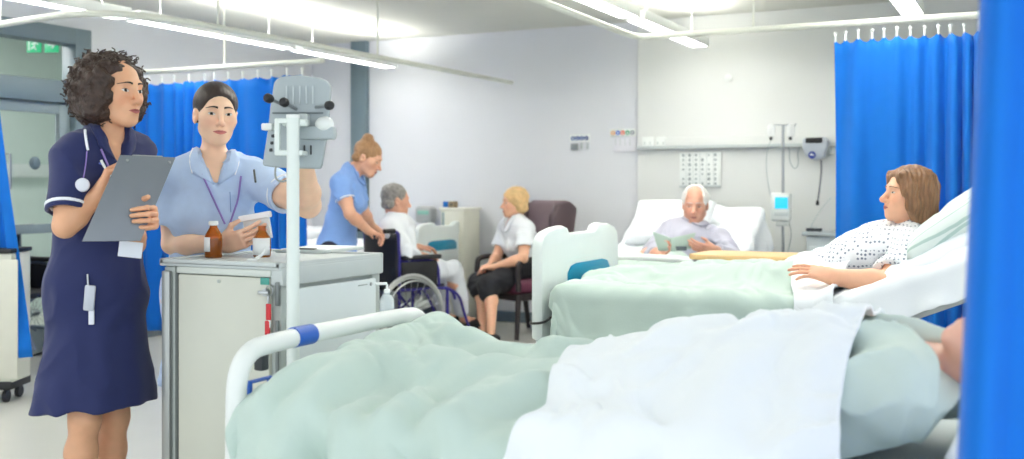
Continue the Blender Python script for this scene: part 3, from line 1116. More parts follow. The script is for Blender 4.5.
class Bed:
    """u runs from the foot to the head, v across, z up"""

    def __init__(s, foot, axis, width=0.90, length=2.08):
        s.o = V(*foot, 0)
        s.u = unit(V(*axis, 0))
        s.v = np.cross(UP, s.u)
        s.w, s.l = width, length
        s.R = np.stack([s.u, s.v, UP], axis=1)

    def at(s, u, v, z):
        return s.o + s.u * u + s.v * v + UP * z

    def uvz(s, p):
        d = np.asarray(p) - s.o
        return np.stack([d @ s.u, d @ s.v, d @ UP], -1)

    def base(s, label, top, head_lift=0.0, hinge=0.95, group=None):
        t = s.t = thing('hospital_bed', label, 'bed', s.at(s.l / 2, 0, 0), 0, group)
        W, L = s.w, s.l
        f = MB()
        f.box(s.at(L / 2, 0, 0.2), (L * .8, 0.5, 0.07), s.R, bevel=0.01)
        for u in (0.45, L - 0.45):
            f.box(s.at(u, 0, (0.2 + top - 0.16) / 2), (0.2, 0.16, top - 0.16 - 0.2), s.R, bevel=0.02)
            f.box(s.at(u, 0, 0.17), (0.08, W - 0.1, 0.06), s.R, bevel=0.01)
        f.build('chassis', BEDW, t)
        MB().box(s.at(hinge / 2 + .02, 0, top - 0.17), (hinge, W - 0.06, 0.04), s.R, bevel=0.01).build('platform', GPLAST, t)
        for u in (0.45, L - 0.45):
            for v in (-W / 2 + .1, W / 2 - .1):
                c = MB().box(s.at(u, v, 0.135), (0.05, 0.05, 0.07), s.R, bevel=0.01).build('caster', GPLAST, t)
                MB().lathe([(0, -.016), (.06, -.016), (.064, 0), (.06, .016), (0, .016)], s.at(u, v, .064), 20, np.stack([s.u, UP, s.v], 1)).build('wheel', DGREY, c)
        # mattress, bent at the hinge
        ca_, sa_ = math.cos(head_lift), math.sin(head_lift)
        H = 0.14

        def sec(u):
            if u <= hinge:
                return V(u, top - H), V(u, top)
            e = u - hinge
            a = V(hinge + e * ca_, top - H + e * sa_)
            return a, a + V(-sa_, ca_) * H

        us = list(np.linspace(0.06, hinge, 8)) + list(np.linspace(hinge, L - .04, 10)[1:])
        g = MB()
        prof = [(-1, .15), (-.97, .04), (-.9, 0), (.9, 0), (.97, .04), (1, .15), (1, .85), (.97, .96), (.9, 1), (-.9, 1), (-.97, .96), (-1, .85)]
        vv, ff = [], []
        n = len(prof)
        for u in us:
            a, c = sec(u)
            for x, y in prof:
                q = a + (c - a) * y
                vv.append(s.at(q[0], x * (W / 2 - .02), q[1]))
        for i in range(len(us) - 1):
            for j in range(n):
                ff.append((i * n + j, (i + 1) * n + j, (i + 1) * n + (j + 1) % n, i * n + (j + 1) % n))
        ff.append(tuple(range(n)))
        ff.append(tuple((len(us) - 1) * n + j for j in range(n))[::-1])
        g.add(vv, ff)
        g.build('mattress', MATT, t)
        if head_lift:
            e0, e1 = sec(hinge + .02)[0], sec(L - .06)[0]
            c = (e0 + e1) / 2 - V(-sa_, ca_) * 0.03
            Rr = s.R @ np.array([[ca_, 0, -sa_], [0, 1, 0], [sa_, 0, ca_]])
            MB().box(s.at(c[0], 0, c[1]), (L - hinge - .1, W - .08, 0.03), Rr, bevel=0.01).build('backrest_platform', GPLAST, t)
        s.top, s.sec, s.hinge, s.ca, s.sa = top, sec, hinge, ca_, sa_
        return t


def moulded_board(bed, u, z0, z1, name, teal=True, lean=0.0, mirror=False):
    """white moulded end board with two raised grips and a teal inset"""
    W = bed.w + 0.06
    h = z1 - z0
    o = [(-.5, 0), (.5, 0), (.5, .80), (.485, .90), (.44, .955), (.36, .985), (.30, .99), (.24, 1.0), (.20, .985), (.17, .93), (.10, .925), (-.10, .925), (-.17, .93), (-.20, .985), (-.24, 1.0), (-.34, .99), (-.42, .965), (-.475, .92), (-.5, .83)]
    p = MB().prism([(a * W, b * h) for a, b in o], bed.at(u, 0, z0), bed.v, UP, bed.u, 0.06, bevel=0.018)
    ob = p.build(name, BEDW, bed.t)
    if teal:
        for sgn in (-1, 1):
            q = [(-.21, .44), (.34, .44), (.34, .56), (.31, .62), (.24, .64), (-.10, .64), (-.17, .62), (-.21, .56)]
            MB().prism([(a * W, b * h) for a, b in q], bed.at(u + sgn * 0.031, 0, z0), bed.v, UP, bed.u, 0.012, bevel=0.004).build('inset_panel', TEAL, ob)
    return ob


# nearest bed -----------------------------------------------------
BED1 = Bed((-1.84, 2.57), (1, 0))
BED1.base('nearest hospital bed with a white tubular foot rail and blue rail grip', 0.66)
RZ1 = 0.85
f = MB()
rp = [BED1.at(0.0, -.47, .30), BED1.at(0.0, -.47, RZ1 - .16), BED1.at(0, -.465, RZ1 - .07), BED1.at(0, -.43, RZ1 - .018), BED1.at(0, -.36, RZ1)]
rp += [BED1.at(0, .36, RZ1), BED1.at(0, .43, RZ1 - .018), BED1.at(0, .465, RZ1 - .07), BED1.at(0, .47, RZ1 - .16), BED1.at(0, .47, .30)]
f.tube(rp, 0.0265, 16, smooth=2)
fr_ = f.build('foot_rail', WHITEM, BED1.t)
q0, q1 = (BED1.at(0, v, RZ1) for v in (-.238, -.155))
MB().tube([q0, q1], 0.0285, 18).build('grip_sleeve', BLUEP, fr_)
fb = MB()
fb.prism([(-.40, 0), (.40, 0), (.40, .26), (.36, .31), (-.36, .31), (-.40, .26)], BED1.at(0.0, .02, 0.43), BED1.v, UP, BED1.u, 0.03, bevel=0.008)
fb.build('foot_board', BEDW, BED1.t)
lt = MB()
lt.tube([BED1.at(-.022, -.39, .75), BED1.at(-.022, -.39, .66), BED1.at(-.022, -.31, .66), BED1.at(-.022, -.31, .75)], 0.008, 8, closed=True)
lt.build('blue_bracket', BLUEP, BED1.t)
MB().box(BED1.at(-.02, -.345, .80), (.03, .03, .05), BED1.R, bevel=.005).build('latch_block', DGREY, BED1.t)
MB().box(BED1.at(BED1.l + .03, 0, .72), (.04, .9, .5), BED1.R, bevel=.015).build('headboard', BEDW, BED1.t)
# hand gel clipped to the far end of the foot rail
hq = P(387, 318, 3.38)
hg_ = thing('hand_gel_bottle', 'small white pump bottle in a blue holder clipped to the nearest bed foot rail', 'bottle', (hq[0], hq[1], hq[2] - 0.03))
MB().lathe([(0, 0), (.027, 0), (.03, .006), (.03, .075), (.022, .092), (.012, .10), (.012, .108), (0, .108)], hq + V(0, 0, -.01), 24).build('bottle_body', mat('gel_plastic', rgb(224, 234, 236), 0.25, trans=0.25), hg_)
MB().lathe([(0, .108), (.013, .108), (.013, .122), (.005, .124), (.005, .142), (0, .142)], hq + V(0, 0, -.01), 16).tube([hq + V(0, 0, .135), hq + V(0, 0, .137) - RV * .05 + V(0, 0, -.003)], .006, 8).build('pump', WPLAST, hg_)
MB().box(hq + V(0, 0, -.012) - RV * .012, (.10, .07, .045), rotz(YAW), bevel=.006).build('holder', mat('navy_plastic', rgb(52, 62, 140), 0.4), hg_)
MB().box(hq + V(0, 0, -.012) - RV * .006 - FV * .037, (.022, .004, .03), rotz(YAW), bevel=.001).build('holder_label', LABELM, hg_)

hg_.scale = (.78, .78, .78)
hg_.location.z += .012
# second bed -------------------------------------------------------
BED2 = Bed((-1.97, 4.72), (1, 0))
BED2.base('middle hospital bed with a white moulded foot board and teal inset', 0.79, head_lift=math.radians(23), hinge=1.20)
moulded_board(BED2, -0.02, 0.58, 1.085, 'foot_board')
ub = MB()
ub.box(BED2.at(.0, -.40, .565), (.09, .10, .06), BED2.R, bevel=.02)
ub.box(BED2.at(.0, .40, .565), (.09, .10, .06), BED2.R, bevel=.02)
ub.tube([BED2.at(-.02, -.47, .545), BED2.at(.14, -.49, .545), BED2.at(.2, -.45, .56)], .02, 12, smooth=1)
ub.tube([BED2.at(.03, -.42, .545), BED2.at(.03, -.42, .30), BED2.at(.45, -.2, .24)], .022, 12)
ub.tube([BED2.at(.03, .42, .545), BED2.at(.03, .42, .30), BED2.at(.45, .2, .24)], .022, 12)
ub.build('bumper_frame', BEDW, BED2.t)
MB().lathe([(0, -.014), (.03, -.014), (.034, 0), (.03, .014), (0, .014)], BED2.at(-.02, -.50, .555), 18, from_z(UP)).build('corner_roller', WPLAST, BED2.t)
MB().tube([BED2.at(-.055, -.46, .66), BED2.at(-.05, -.49, .655), BED2.at(.03, -.50, .665), BED2.at(.06, -.47, .70), BED2.at(.10, -.47, .63), BED2.at(.22, -.46, .61)], .0055, 8, smooth=2).build('cable', BLACK, BED2.t)
MB().tube([BED2.at(-.05, -.45, .53), BED2.at(.05, -.49, .535), BED2.at(.12, -.46, .55)], .0045, 8, smooth=2).build('cable', BLACK, BED2.t)
MB().box(BED2.at(.2, -.5, .535), (.09, .03, .03), BED2.R, bevel=.008).build('pedal', BLACK, BED2.t)
moulded_board(BED2, 2.13, 0.58, 1.15, 'headboard', teal=False)

# third bed, the reading man --------------------------------------
BED3 = Bed((-2.38, 6.45), (0, 1), 0.90, 1.86)
BED3.base('hospital bed with its head raised against the far wall, holding the reading man', 0.64, head_lift=math.radians(29), hinge=0.90)
f = MB()
f.tube([BED3.at(0, -.44, .3), BED3.at(0, -.44, .78), BED3.at(0, -.40, .81), BED3.at(0, .40, .81), BED3.at(0, .44, .78), BED3.at(0, .44, .3)], .022, 12, smooth=2)
f.build('foot_rail', BEDW, BED3.t)
MB().box(BED3.at(1.89, 0, .70), (.04, .90, .5), BED3.R, bevel=.015).build('headboard', BEDW, BED3.t)

# fourth bed in the far left corner -------------------------------
BED4 = Bed((-4.78, 8.16), (-1, 0), 0.86, 1.80)
BED4.base('empty hospital bed with white linen in the far left corner behind the bending nurse', 0.70)
moulded_board(BED4, -0.02, 0.50, .95, 'foot_board')

# ------------------------------------------------------------------ small furniture by the far wall
def onfloor(px, py):
    return at_z(px, py, 0)


# cream locker behind the wheelchair
q0, q1 = at_y(440, 255, 8.40), at_y(463, 208, 8.40)
cxx = (q0[0] + q1[0]) / 2
w = q1[0] - q0[0]
lc = thing('bedside_locker', 'tall cream bedside locker behind the wheelchair with boxes on top', 'locker', (cxx, 8.55, 0))
lz = q1[2]
MB().box((cxx, 8.57, lz / 2 + .0), (w, .32, lz - .03), bevel=.012).build('carcass', mat('locker_cream', rgb(226, 226, 212), .45), lc)
MB().box((cxx, 8.57, lz - .012), (w + .03, .35, .025), bevel=.008).build('locker_top', mat('locker_top', rgb(232, 232, 222), .4), lc)
dd = MB().box((cxx, 8.405, lz * .42), (w - .03, .016, lz * .72), bevel=.004).build('locker_door', mat('locker_cream', rgb(226, 226, 212), .45), lc)
q = at_y(457, 237, 8.385)
MB().box((q[0], 8.388, q[2]), (.016, .02, .075), bevel=.004).build('handle', DGREY, dd)
q = at_y(442.5, 219, 8.34)
MB().box((cxx - w / 2 + .03, 8.405, q[2]), (.02, .01, .12), bevel=.003).build('vent_slot', mat('locker_slot', rgb(150, 168, 168), .5), lc)
q = at_y(444, 208, 8.45)
t = thing('tissue_box', 'small blue box lying tilted on the cream locker', 'box', (q[0], 8.5, lz))
MB().box((q[0], 8.55, lz + .03), (.11, .10, .055), rotz(.4), bevel=.006).build('carton', mat('box_blue', rgb(20, 110, 190), .5), t)
MB().box((q[0], 8.55, lz + .060), (.06, .035, .006), rotz(.4), bevel=.002).build('opening', WPLAST, t)
q = at_y(450, 214, 8.45)
t = thing('carton', 'small brown carton on the cream locker beside the blue box', 'box', (q[0], 8.45, lz))
MB().box((q[0] + .02, 8.47, lz + .03), (.075, .06, .06), bevel=.004).build('carton_body', mat('box_brown', rgb(150, 132, 104), .7), t)
MB().box((q[0] + .02, 8.439, lz + .03), (.035, .002, .03), bevel=0).build('carton_label', mat('box_print', rgb(96, 88, 76), .7), t)

# locker beside the reading man, at the blue curtain
q0, q1 = at_y(806, 250, 8.28), at_y(834, 234, 8.28)
cxx, w = (q0[0] + q1[0]) / 2 + .02, q1[0] - q0[0] + .14
lz = at_y(806, 232, 8.28)[2]
cxx += .05
lc = thing('bedside_locker', 'grey bedside locker half hidden by the blue curtain right of the drip stand', 'locker', (cxx, 8.47, 0))
MB().box((cxx, 8.48, lz / 2), (w, .38, lz - .05), bevel=.01).build('carcass', mat('locker_grey', rgb(196, 206, 210), .45), lc)
MB().box((cxx, 8.47, lz - .014), (w + .06, .43, .028), bevel=.01).build('locker_top', mat('locker_lid', rgb(176, 186, 190), .4), lc)
dd = MB().box((cxx, 8.282, lz * .62), (w - .05, .016, lz * .52), bevel=.004).build('drawer', mat('locker_front', rgb(206, 216, 220), .45), lc)
MB().box((cxx, 8.27, lz * .8), (.10, .014, .016), bevel=.004).build('handle', DGREY, dd)
q = at_y(814, 230, 8.4)
t = thing('remote_handset', 'dark handset with a curled lead lying on the grey locker', 'handset', (q[0], 8.4, lz))
MB().box((q[0], 8.4, lz + .014), (.12, .05, .026), rotz(.3), bevel=.008).build('handset_body', DGREY, t)
MB().box((q[0] + .02, 8.4, lz + .028), (.05, .03, .006), rotz(.3), bevel=.002).build('keypad', WPLAST, t)
MB().tube([(q[0] - .03, 8.42, lz + .03), (q[0] - .01, 8.48, lz + .10), (q[0] + .04, 8.6, lz + .20), (q[0] + .08, 8.68, lz + .26)], .005, 8, smooth=2).build('lead', GPLAST, t)

# drip stand with pump
DY_ = 8.30
dp = at_y(783, 125, DY_)
ds = thing('drip_stand', 'chrome drip stand with a teal-screened infusion pump beside the reading man', 'drip stand', (dp[0], DY_, 0))
MB().tube([(dp[0], DY_, .06), (dp[0], DY_, dp[2])], .011, 12).build('pole', CHROME, ds)
hk = MB()
for s in (-1, 1):
    hk.tube([(dp[0], DY_, dp[2]), (dp[0] + s * .07, DY_, dp[2] + .004), (dp[0] + s * .085, DY_, dp[2] - .02), (dp[0] + s * .10, DY_, dp[2] + .01)], .005, 8, smooth=1)
hk.build('hook_arm', CHROME, ds)
for k in range(5):
    a = 2 * PI * k / 5 + .3
    lg = MB().tube([(dp[0], DY_, .085), (dp[0] + .2 * math.cos(a), DY_ + .2 * math.sin(a), .06)], .013, 8).build('leg', CHROME, ds)
    MB().lathe([(0, -.012), (.024, -.012), (.026, 0), (.024, .012), (0, .012)], (dp[0] + .2 * math.cos(a), DY_ + .2 * math.sin(a), .027), 14, from_z(V(-math.sin(a), math.cos(a), 0))).build('wheel', DGREY, lg)
q = at_y(781.5, 207, DY_ - .05)
pm = MB().box((q[0], DY_ - .06, q[2]), (.155, .09, .22), bevel=.02, seg=3).build('pump', mat('pump_case', rgb(218, 224, 222), .4), ds)
sq_ = at_y(781.5, 203, DY_ - .1)
MB().box((sq_[0], DY_ - .106, sq_[2]), (.10, .006, .09), bevel=.004).build('pump_screen', mat('pump_lcd', rgb(30, 150, 190), .2, emit=(0.02, .35, .55, 1), estr=.6), pm)
MB().box((sq_[0], DY_ - .106, sq_[2] - .085), (.11, .006, .03), bevel=.003).build('keypad', GPLAST, pm)
MB().box((q[0] + .012, DY_ - .05, q[2] - .13), (.10, .08, .035), bevel=.008).build('drop_sensor', GPLAST, ds)
tb = MB()
tb.tube([at_y(771, 140, DY_), at_y(767, 150, DY_ - .02), at_y(766, 170, DY_), at_y(770, 195, DY_ - .03), at_y(776, 215, DY_ - .08)], .004, 8, smooth=2)
tb.tube([at_y(788, 220, DY_ - .06), at_y(792, 232, DY_ - .05), at_y(789, 248, DY_), at_y(785, 262, DY_)], .004, 8, smooth=2)
tb.build('infusion_line', mat('clear_tube', rgb(216, 226, 226), .2, trans=.3), ds)
for px in (771, 790.5):
    q = at_y(px, 139, DY_)
    MB().prism([(-.03, .02), (.03, .02), (.03, .10), (.01, .12), (-.01, .12), (-.03, .10)], (q[0], DY_, q[2]), V(1, 0, 0), UP, V(0, 1, 0), .012, bevel=.004).build('fluid_bag', mat('clear_bag', rgb(244, 247, 247), .3, trans=.3), ds)
    MB().lathe([(0, 0), (.012, 0), (.014, .012), (.009, .024), (0, .026)], (q[0], DY_ - .002, q[2] - .008), 14).build('bag_port', DGREY, ds)

# wall blood-pressure unit
BY = FAR_Y - .062
q = at_y(816, 149, BY - .08)
bp = thing('blood_pressure_unit', 'silver wall-mounted blood pressure unit with a black-topped case and hanging lead', 'medical unit', (q[0], BY, q[2] - .1))
MB().prism([(-.095, .085), (.085, .095), (.10, .03), (.07, -.07), (.0, -.095), (-.075, -.06), (-.10, .02)], (q[0], BY - .09, q[2]), V(1, 0, 0), UP, V(0, -1, 0), .10, bevel=.015).build('case', mat('unit_silver', rgb(190, 198, 208), .35), bp)
MB().box((q[0] - .005, BY - .145, q[2] + .068), (.13, .02, .042), bevel=.006).build('display', BLACK, bp)
lg = at_y(812, 155, BY - .145)
MB().lathe([(0, 0), (.03, 0), (.03, .006), (0, .006)], (lg[0], BY - .14, lg[2]), 20, from_z(V(0, -1, 0))).build('round_badge', mat('badge_blue', rgb(50, 70, 160), .4), bp)
MB().box((lg[0], BY - .148, lg[2]), (.034, .003, .008), rotz(0), bevel=0).box((lg[0] - .004, BY - .148, lg[2] + .006), (.012, .003, .016), bevel=0).build('badge_mark', WPLAST, bp)
q3 = at_y(830, 150, BY - .03)
MB().box((q3[0] - .015, BY - .04, q3[2]), (.05, .08, .07), bevel=.008).build('wall_bracket', GPLAST, bp)
MB().tube([at_y(821, 160, BY - .10), at_y(821.5, 170, BY - .09), at_y(820, 185, BY - .09), at_y(818, 200, BY - .09)], .007, 8, smooth=2).build('lead', mat('lead_grey', rgb(120, 126, 132), .5), bp)
q = at_y(817.5, 203, BY - .09)
MB().lathe([(0, -.02), (.012, -.018), (.014, 0), (.009, .022), (0, .024)], q, 14).build('plug', BLACK, bp)
tb = MB()
tb.tube([at_y(785, 140, BY - .02), at_y(790, 150, BY - .05), at_y(789, 160, BY - .05), at_y(794, 170, BY - .04), at_y(799, 165, BY - .03), at_y(797, 150, BY - .02), at_y(806, 140, BY - .04)], .0045, 8, smooth=2)
tb.build('coiled_tube', mat('clear_tube', rgb(216, 226, 226), .2, trans=.3), bp)

# overbed table
WOOD = mat('beech_laminate', rgb(226, 188, 134), .45, var=.07, scale=6, vec='Object', stretch=(1, 9, 4))
ot0, ot1 = at_z(697, 254, .905), at_z(815, 259, .905)
oc = (ot0 + ot1) / 2
OD = 5.45
oa, ob_ = P(699, 256, OD + .16), P(818, 260, OD - .14)
oc = (oa + ob_) / 2
od = unit((ob_ - oa) * V(1, 1, 0))
ow = np.linalg.norm((ob_ - oa)[:2])
ot = thing('overbed_table', 'beech-topped overbed table standing over the reading man\'s bed foot', 'table', (oc[0], oc[1], 0))
Ro = np.stack([od, np.cross(UP, od), UP], 1)
OZ = oc[2] + .008
MB().prism([(-ow / 2, -.16), (-ow / 2 + .04, -.20), (ow / 2 - .04, -.20), (ow / 2, -.16), (ow / 2, .16), (ow / 2 - .04, .20), (-ow / 2 + .04, .20), (-ow / 2, .16)], oc * V(1, 1, 0) + UP * OZ, Ro[:, 0], Ro[:, 1], UP, .028, bevel=.006).build('table_top', WOOD, ot)
MB().box(oc * V(1, 1, 0) + Ro[:, 0] * (ow / 2 - .1) + UP * (OZ / 2 + .02), (.05, .05, OZ - .08), Ro, bevel=.006).build('column', CHROME, ot)
fb = MB().box(oc * V(1, 1, 0) + Ro[:, 0] * (ow / 2 - .1) + UP * .021, (.06, .36, .04), Ro, bevel=.008)
for s in (-1, 1):
    fb.box(oc * V(1, 1, 0) + Ro[:, 0] * .0 + Ro[:, 1] * s * .17 + UP * .021, (ow - .16, .04, .03), Ro, bevel=.006)
fb.build('base', GPLAST, ot)

# cream cupboard at the left edge
q0, q1 = at_z(0, 384, 0), at_z(22, 384, 0)
LD = 6.12
z1 = P(0, 251, LD)[2]
lc = thing('linen_trolley', 'cream upright linen trolley with a black top at the left edge', 'trolley', P(-20, 384, LD) * V(1, 1, 0))
Rl = rotz(YAW)
def LC(px, D, z):
    return P(px, 0, D) * V(1, 1, 0) + UP * z


w = (22 + 62) / FPX * LD
c0 = LC(-20, LD + .125, 0)
MB().box(c0 + UP * ((z1 + .1) / 2), (w, .25, z1 - .13), Rl, bevel=.008).build('carcass', CREAM, lc)
MB().box(c0 + UP * (z1 + .0), (w + .012, .27, .024), Rl, bevel=.006).build('trolley_top', BLACK, lc)
MB().box(LC(-20, LD - .012, (z1 + .1) / 2), (w - .05, .012, z1 - .2), Rl, bevel=.004).build('front_panel', mat('linen_front', rgb(214, 214, 202), .4), lc)
MB().box(c0 + UP * .105, (w, .26, .05), Rl, bevel=.006).build('plinth', BLACK, lc)
for dx in (-w / 2 + .05, w / 2 - .05):
    for dy in (-.08, .08):
        q = c0 + RV * dx + FV * dy
        MB().lathe([(0, -.012), (.036, -.012), (.038, 0), (.036, .012), (0, .012)], q + UP * .038, 16, from_z(RV)).box(q + UP * .08, (.02, .03, .04), Rl, bevel=.004).build('caster', BLACK, lc)

# ------------------------------------------------------------------ wheelchair
NAVYT = mat('purple_blue_tube', rgb(58, 52, 138), .3, metal=.2)
VINYL = mat('black_vinyl', rgb(24, 25, 30), .55, var=.1, bump=.05)
TYRE = mat('grey_tyre', rgb(170, 172, 172), .6, var=.04)
def wheelchair(label, loc, rz, tube=NAVYT):
    """local frame: x to the sitter's right, y forward"""
    t = thing('wheelchair', label, 'wheelchair', loc, rz, 'wheelchairs on the ward')
    B = lambda mb, n, m, par=t: mb.build(n, m, par, world=False)
    for s in (-1, 1):
        fr_ = MB()
        x = s * .225
        fr_.tube([(x, -.21, .17), (x, -.21, .90), (x, -.24, .93), (x, -.33, .93)], .0125, 10, smooth=1)
        fr_.tube([(x, -.21, .48), (x, .22, .48), (x, .30, .45), (x, .33, .38)], .0125, 10, smooth=1)
        fr_.tube([(x, -.21, .22), (x, .26, .22)], .0125, 10)
        fr_.tube([(x, .25, .48), (x, .25, .20)], .0125, 10)
        fr_.tube([(x, -.21, .70), (x, .10, .70), (x, .16, .66), (x, .17, .50)], .011, 10, smooth=1)
        B(fr_, 'side_frame', tube)
        g = MB().tube([(x, -.255, .932), (x, -.35, .932)], .018, 12)
        B(g, 'push_grip', BLACK)
        B(MB().box((x + s * .01, -.01, .725), (.055, .36, .035), bevel=.012), 'armrest', VINYL)
        B(MB().box((x + s * .012, -.03, .595), (.008, .34, .20), bevel=.003), 'side_guard', VINYL)
        wx = s * .295
        c = V(wx, -.15, .305)
        R = np.array([[0, 0, 1.0], [1, 0, 0], [0, 1, 0]])
        ty = MB().tube([c + V(0, .29 * math.cos(a), .29 * math.sin(a)) for a in np.linspace(0, 2 * PI, 49)[:-1]], .016, 10, closed=True)
        wh = B(ty, 'drive_wheel', TYRE)
        B(MB().tube([c + V(s * .045, .255 * math.cos(a), .255 * math.sin(a)) for a in np.linspace(0, 2 * PI, 41)[:-1]], .0075, 8, closed=True), 'hand_rim', CHROME, wh)
        B(MB().tube([c + V(0, .272 * math.cos(a), .272 * math.sin(a)) for a in np.linspace(0, 2 * PI, 41)[:-1]], .009, 8, closed=True), 'wheel_rim', CHROME, wh)
        B(MB().lathe([(0, -.035), (.028, -.035), (.03, -.02), (.02, 0), (.03, .02), (.028, .035), (0, .035)], c, 16, R), 'hub', CHROME, wh)
        sp = MB()
        for k in range(24):
            a = 2 * PI * k / 24
            a2 = a + (.35 if k % 2 else -.35)
            e = .02 if k % 4 < 2 else -.02
            sp.tube([c + V(e, .025 * math.cos(a2), .025 * math.sin(a2)), c + V(0, .27 * math.cos(a), .27 * math.sin(a))], .0022, 5)
        B(sp, 'spokes', CHROME, wh)
        cc = V(s * .22, .30, .095)
        cs = B(MB().tube([cc + V(0, 0, .13), cc + V(s * .03, -.01, .09), cc + V(s * .03, -.02, 0)], .009, 8), 'caster', CHROME)
        B(MB().lathe([(0, -.014), (.08, -.014), (.094, -.008), (.095, .008), (.08, .014), (0, .014)], cc + V(0, -.02, 0), 24, R), 'caster_wheel', DGREY, cs)
        h = B(MB().tube([(s * .225, .30, .45), (s * .22, .38, .40), (s * .20, .44, .26), (s * .19, .50, .14)], .0115, 10, smooth=2), 'leg_rest', tube)
        B(MB().box((s * .12, .55, .125), (.15, .15, .014), np.array([[1, 0, 0], [0, .95, -.3], [0, .3, .95]]), bevel=.005), 'foot_plate', BLACK, h)
    bk = MB().grid(lambda u, v: (-.225 + .45 * u, -.215 - .03 * math.sin(PI * u), .50 + .41 * v), 12, 8)
    o = bk.build('back_sling', VINYL, t, world=False, solid=.018)
    st_ = MB().grid(lambda u, v: (-.225 + .45 * u, -.20 + .42 * v, .495 - .015 * math.sin(PI * u)), 12, 8)
    st_.build('seat', VINYL, t, world=False, solid=.03)
    x_ = MB().tube([(-.2, 0, .20), (.2, 0, .47)], .011, 8)
    B(x_, 'cross_brace', tube)
    B(MB().tube([(.2, .03, .20), (-.2, .03, .47)], .011, 8), 'cross_brace', tube)
    return t


def head_rz(phi):
    d = hd(phi)
    return math.atan2(-d[0], d[1])


WCH = EYE * 0 + FV * 8.22 + RV * (-.843)
WPHI = 132
wheelchair('wheelchair with a grey-rimmed wheel seating the grey-haired man in the white shirt', (WCH[0], WCH[1], 0), head_rz(WPHI))
w2 = P(12, 345, 7.62) * V(1, 1, 0)
wheelchair('parked empty wheelchair half hidden behind the afro-haired nurse at the left', (w2[0], w2[1], 0), head_rz(62), mat('grey_tube', rgb(120, 130, 150), .3, metal=.6))

# ------------------------------------------------------------------ winged armchair
AC = FV * 9.02 + RV * .085
APHI = -52
PLUM = mat('plum_vinyl', rgb(104, 52, 74), .5, var=.05, bump=.03)
WINGM = mat('grey_plum_vinyl', rgb(88, 72, 78), .5, var=.05, bump=.03)
DWOOD = mat('dark_stained_wood', rgb(46, 40, 42), .4, var=.08)
ac = thing('armchair', 'high-backed winged armchair in plum vinyl with dark legs, seating the blonde woman', 'armchair', (AC[0], AC[1], 0), head_rz(APHI))
Bw = lambda mb, n, m, par=ac, **k: mb.build(n, m, par, world=False, **k)
Bw(MB().box((0, .02, .43), (.50, .50, .12), bevel=.035, seg=4), 'seat', PLUM)
Bw(MB().box((0, .02, .345), (.56, .52, .05), bevel=.008), 'seat_frame', DWOOD)
RB = np.array([[1, 0, 0], [0, .985, -.17], [0, .17, .985]])
Bw(MB().box((0, -.265, .80), (.50, .11, .70), RB, bevel=.05, seg=4), 'backrest', mat('mauve_grey_vinyl', rgb(124, 106, 114), .5, var=.05, bump=.03))
for s in (-1, 1):
    wing = MB()
    o = [(-.02, .0), (.16, .02), (.22, .10), (.23, .22), (.18, .33), (.06, .36), (-.04, .30)]
    wing.prism([(a, b_) for a, b_ in o], (s * .285, -.29, .79), V(0, 1, 0), V(0, -.1, 1), V(1, 0, 0), .09, bevel=.035)
    Bw(wing, 'wing', WINGM)
    Bw(MB().tube([(s * .275, -.22, .64), (s * .285, .05, .66), (s * .285, .24, .655), (s * .285, .27, .61), (s * .28, .26, .40)], .024, 12, smooth=2), 'arm', DWOOD)
    Bw(MB().tube([(s * .27, .25, .37), (s * .27, .27, 0.0)], [.026, .019], 12), 'leg', DWOOD)
    Bw(MB().tube([(s * .25, -.22, .37), (s * .25, -.28, 0.0)], [.026, .019], 12), 'leg', DWOOD)
# ------------------------------------------------------------------ people: shared anatomy
def lerp(a, b, t):
    return np.asarray(a) * (1 - t) + np.asarray(b) * t


SKIN = mat('skin', rgb(220, 170, 140), .48, var=.03, scale=30, attr=True, sss=.12, bump=.01, bscale=250)
EYEM = mat('eye_surface', rgb(255, 255, 255), .15, var=0, attr=True)
BROWM = mat('tinted_surface', rgb(255, 255, 255), .6, var=.05, attr=True)


def srgb3(c):
    return np.array([lin(x) for x in c], np.float32)


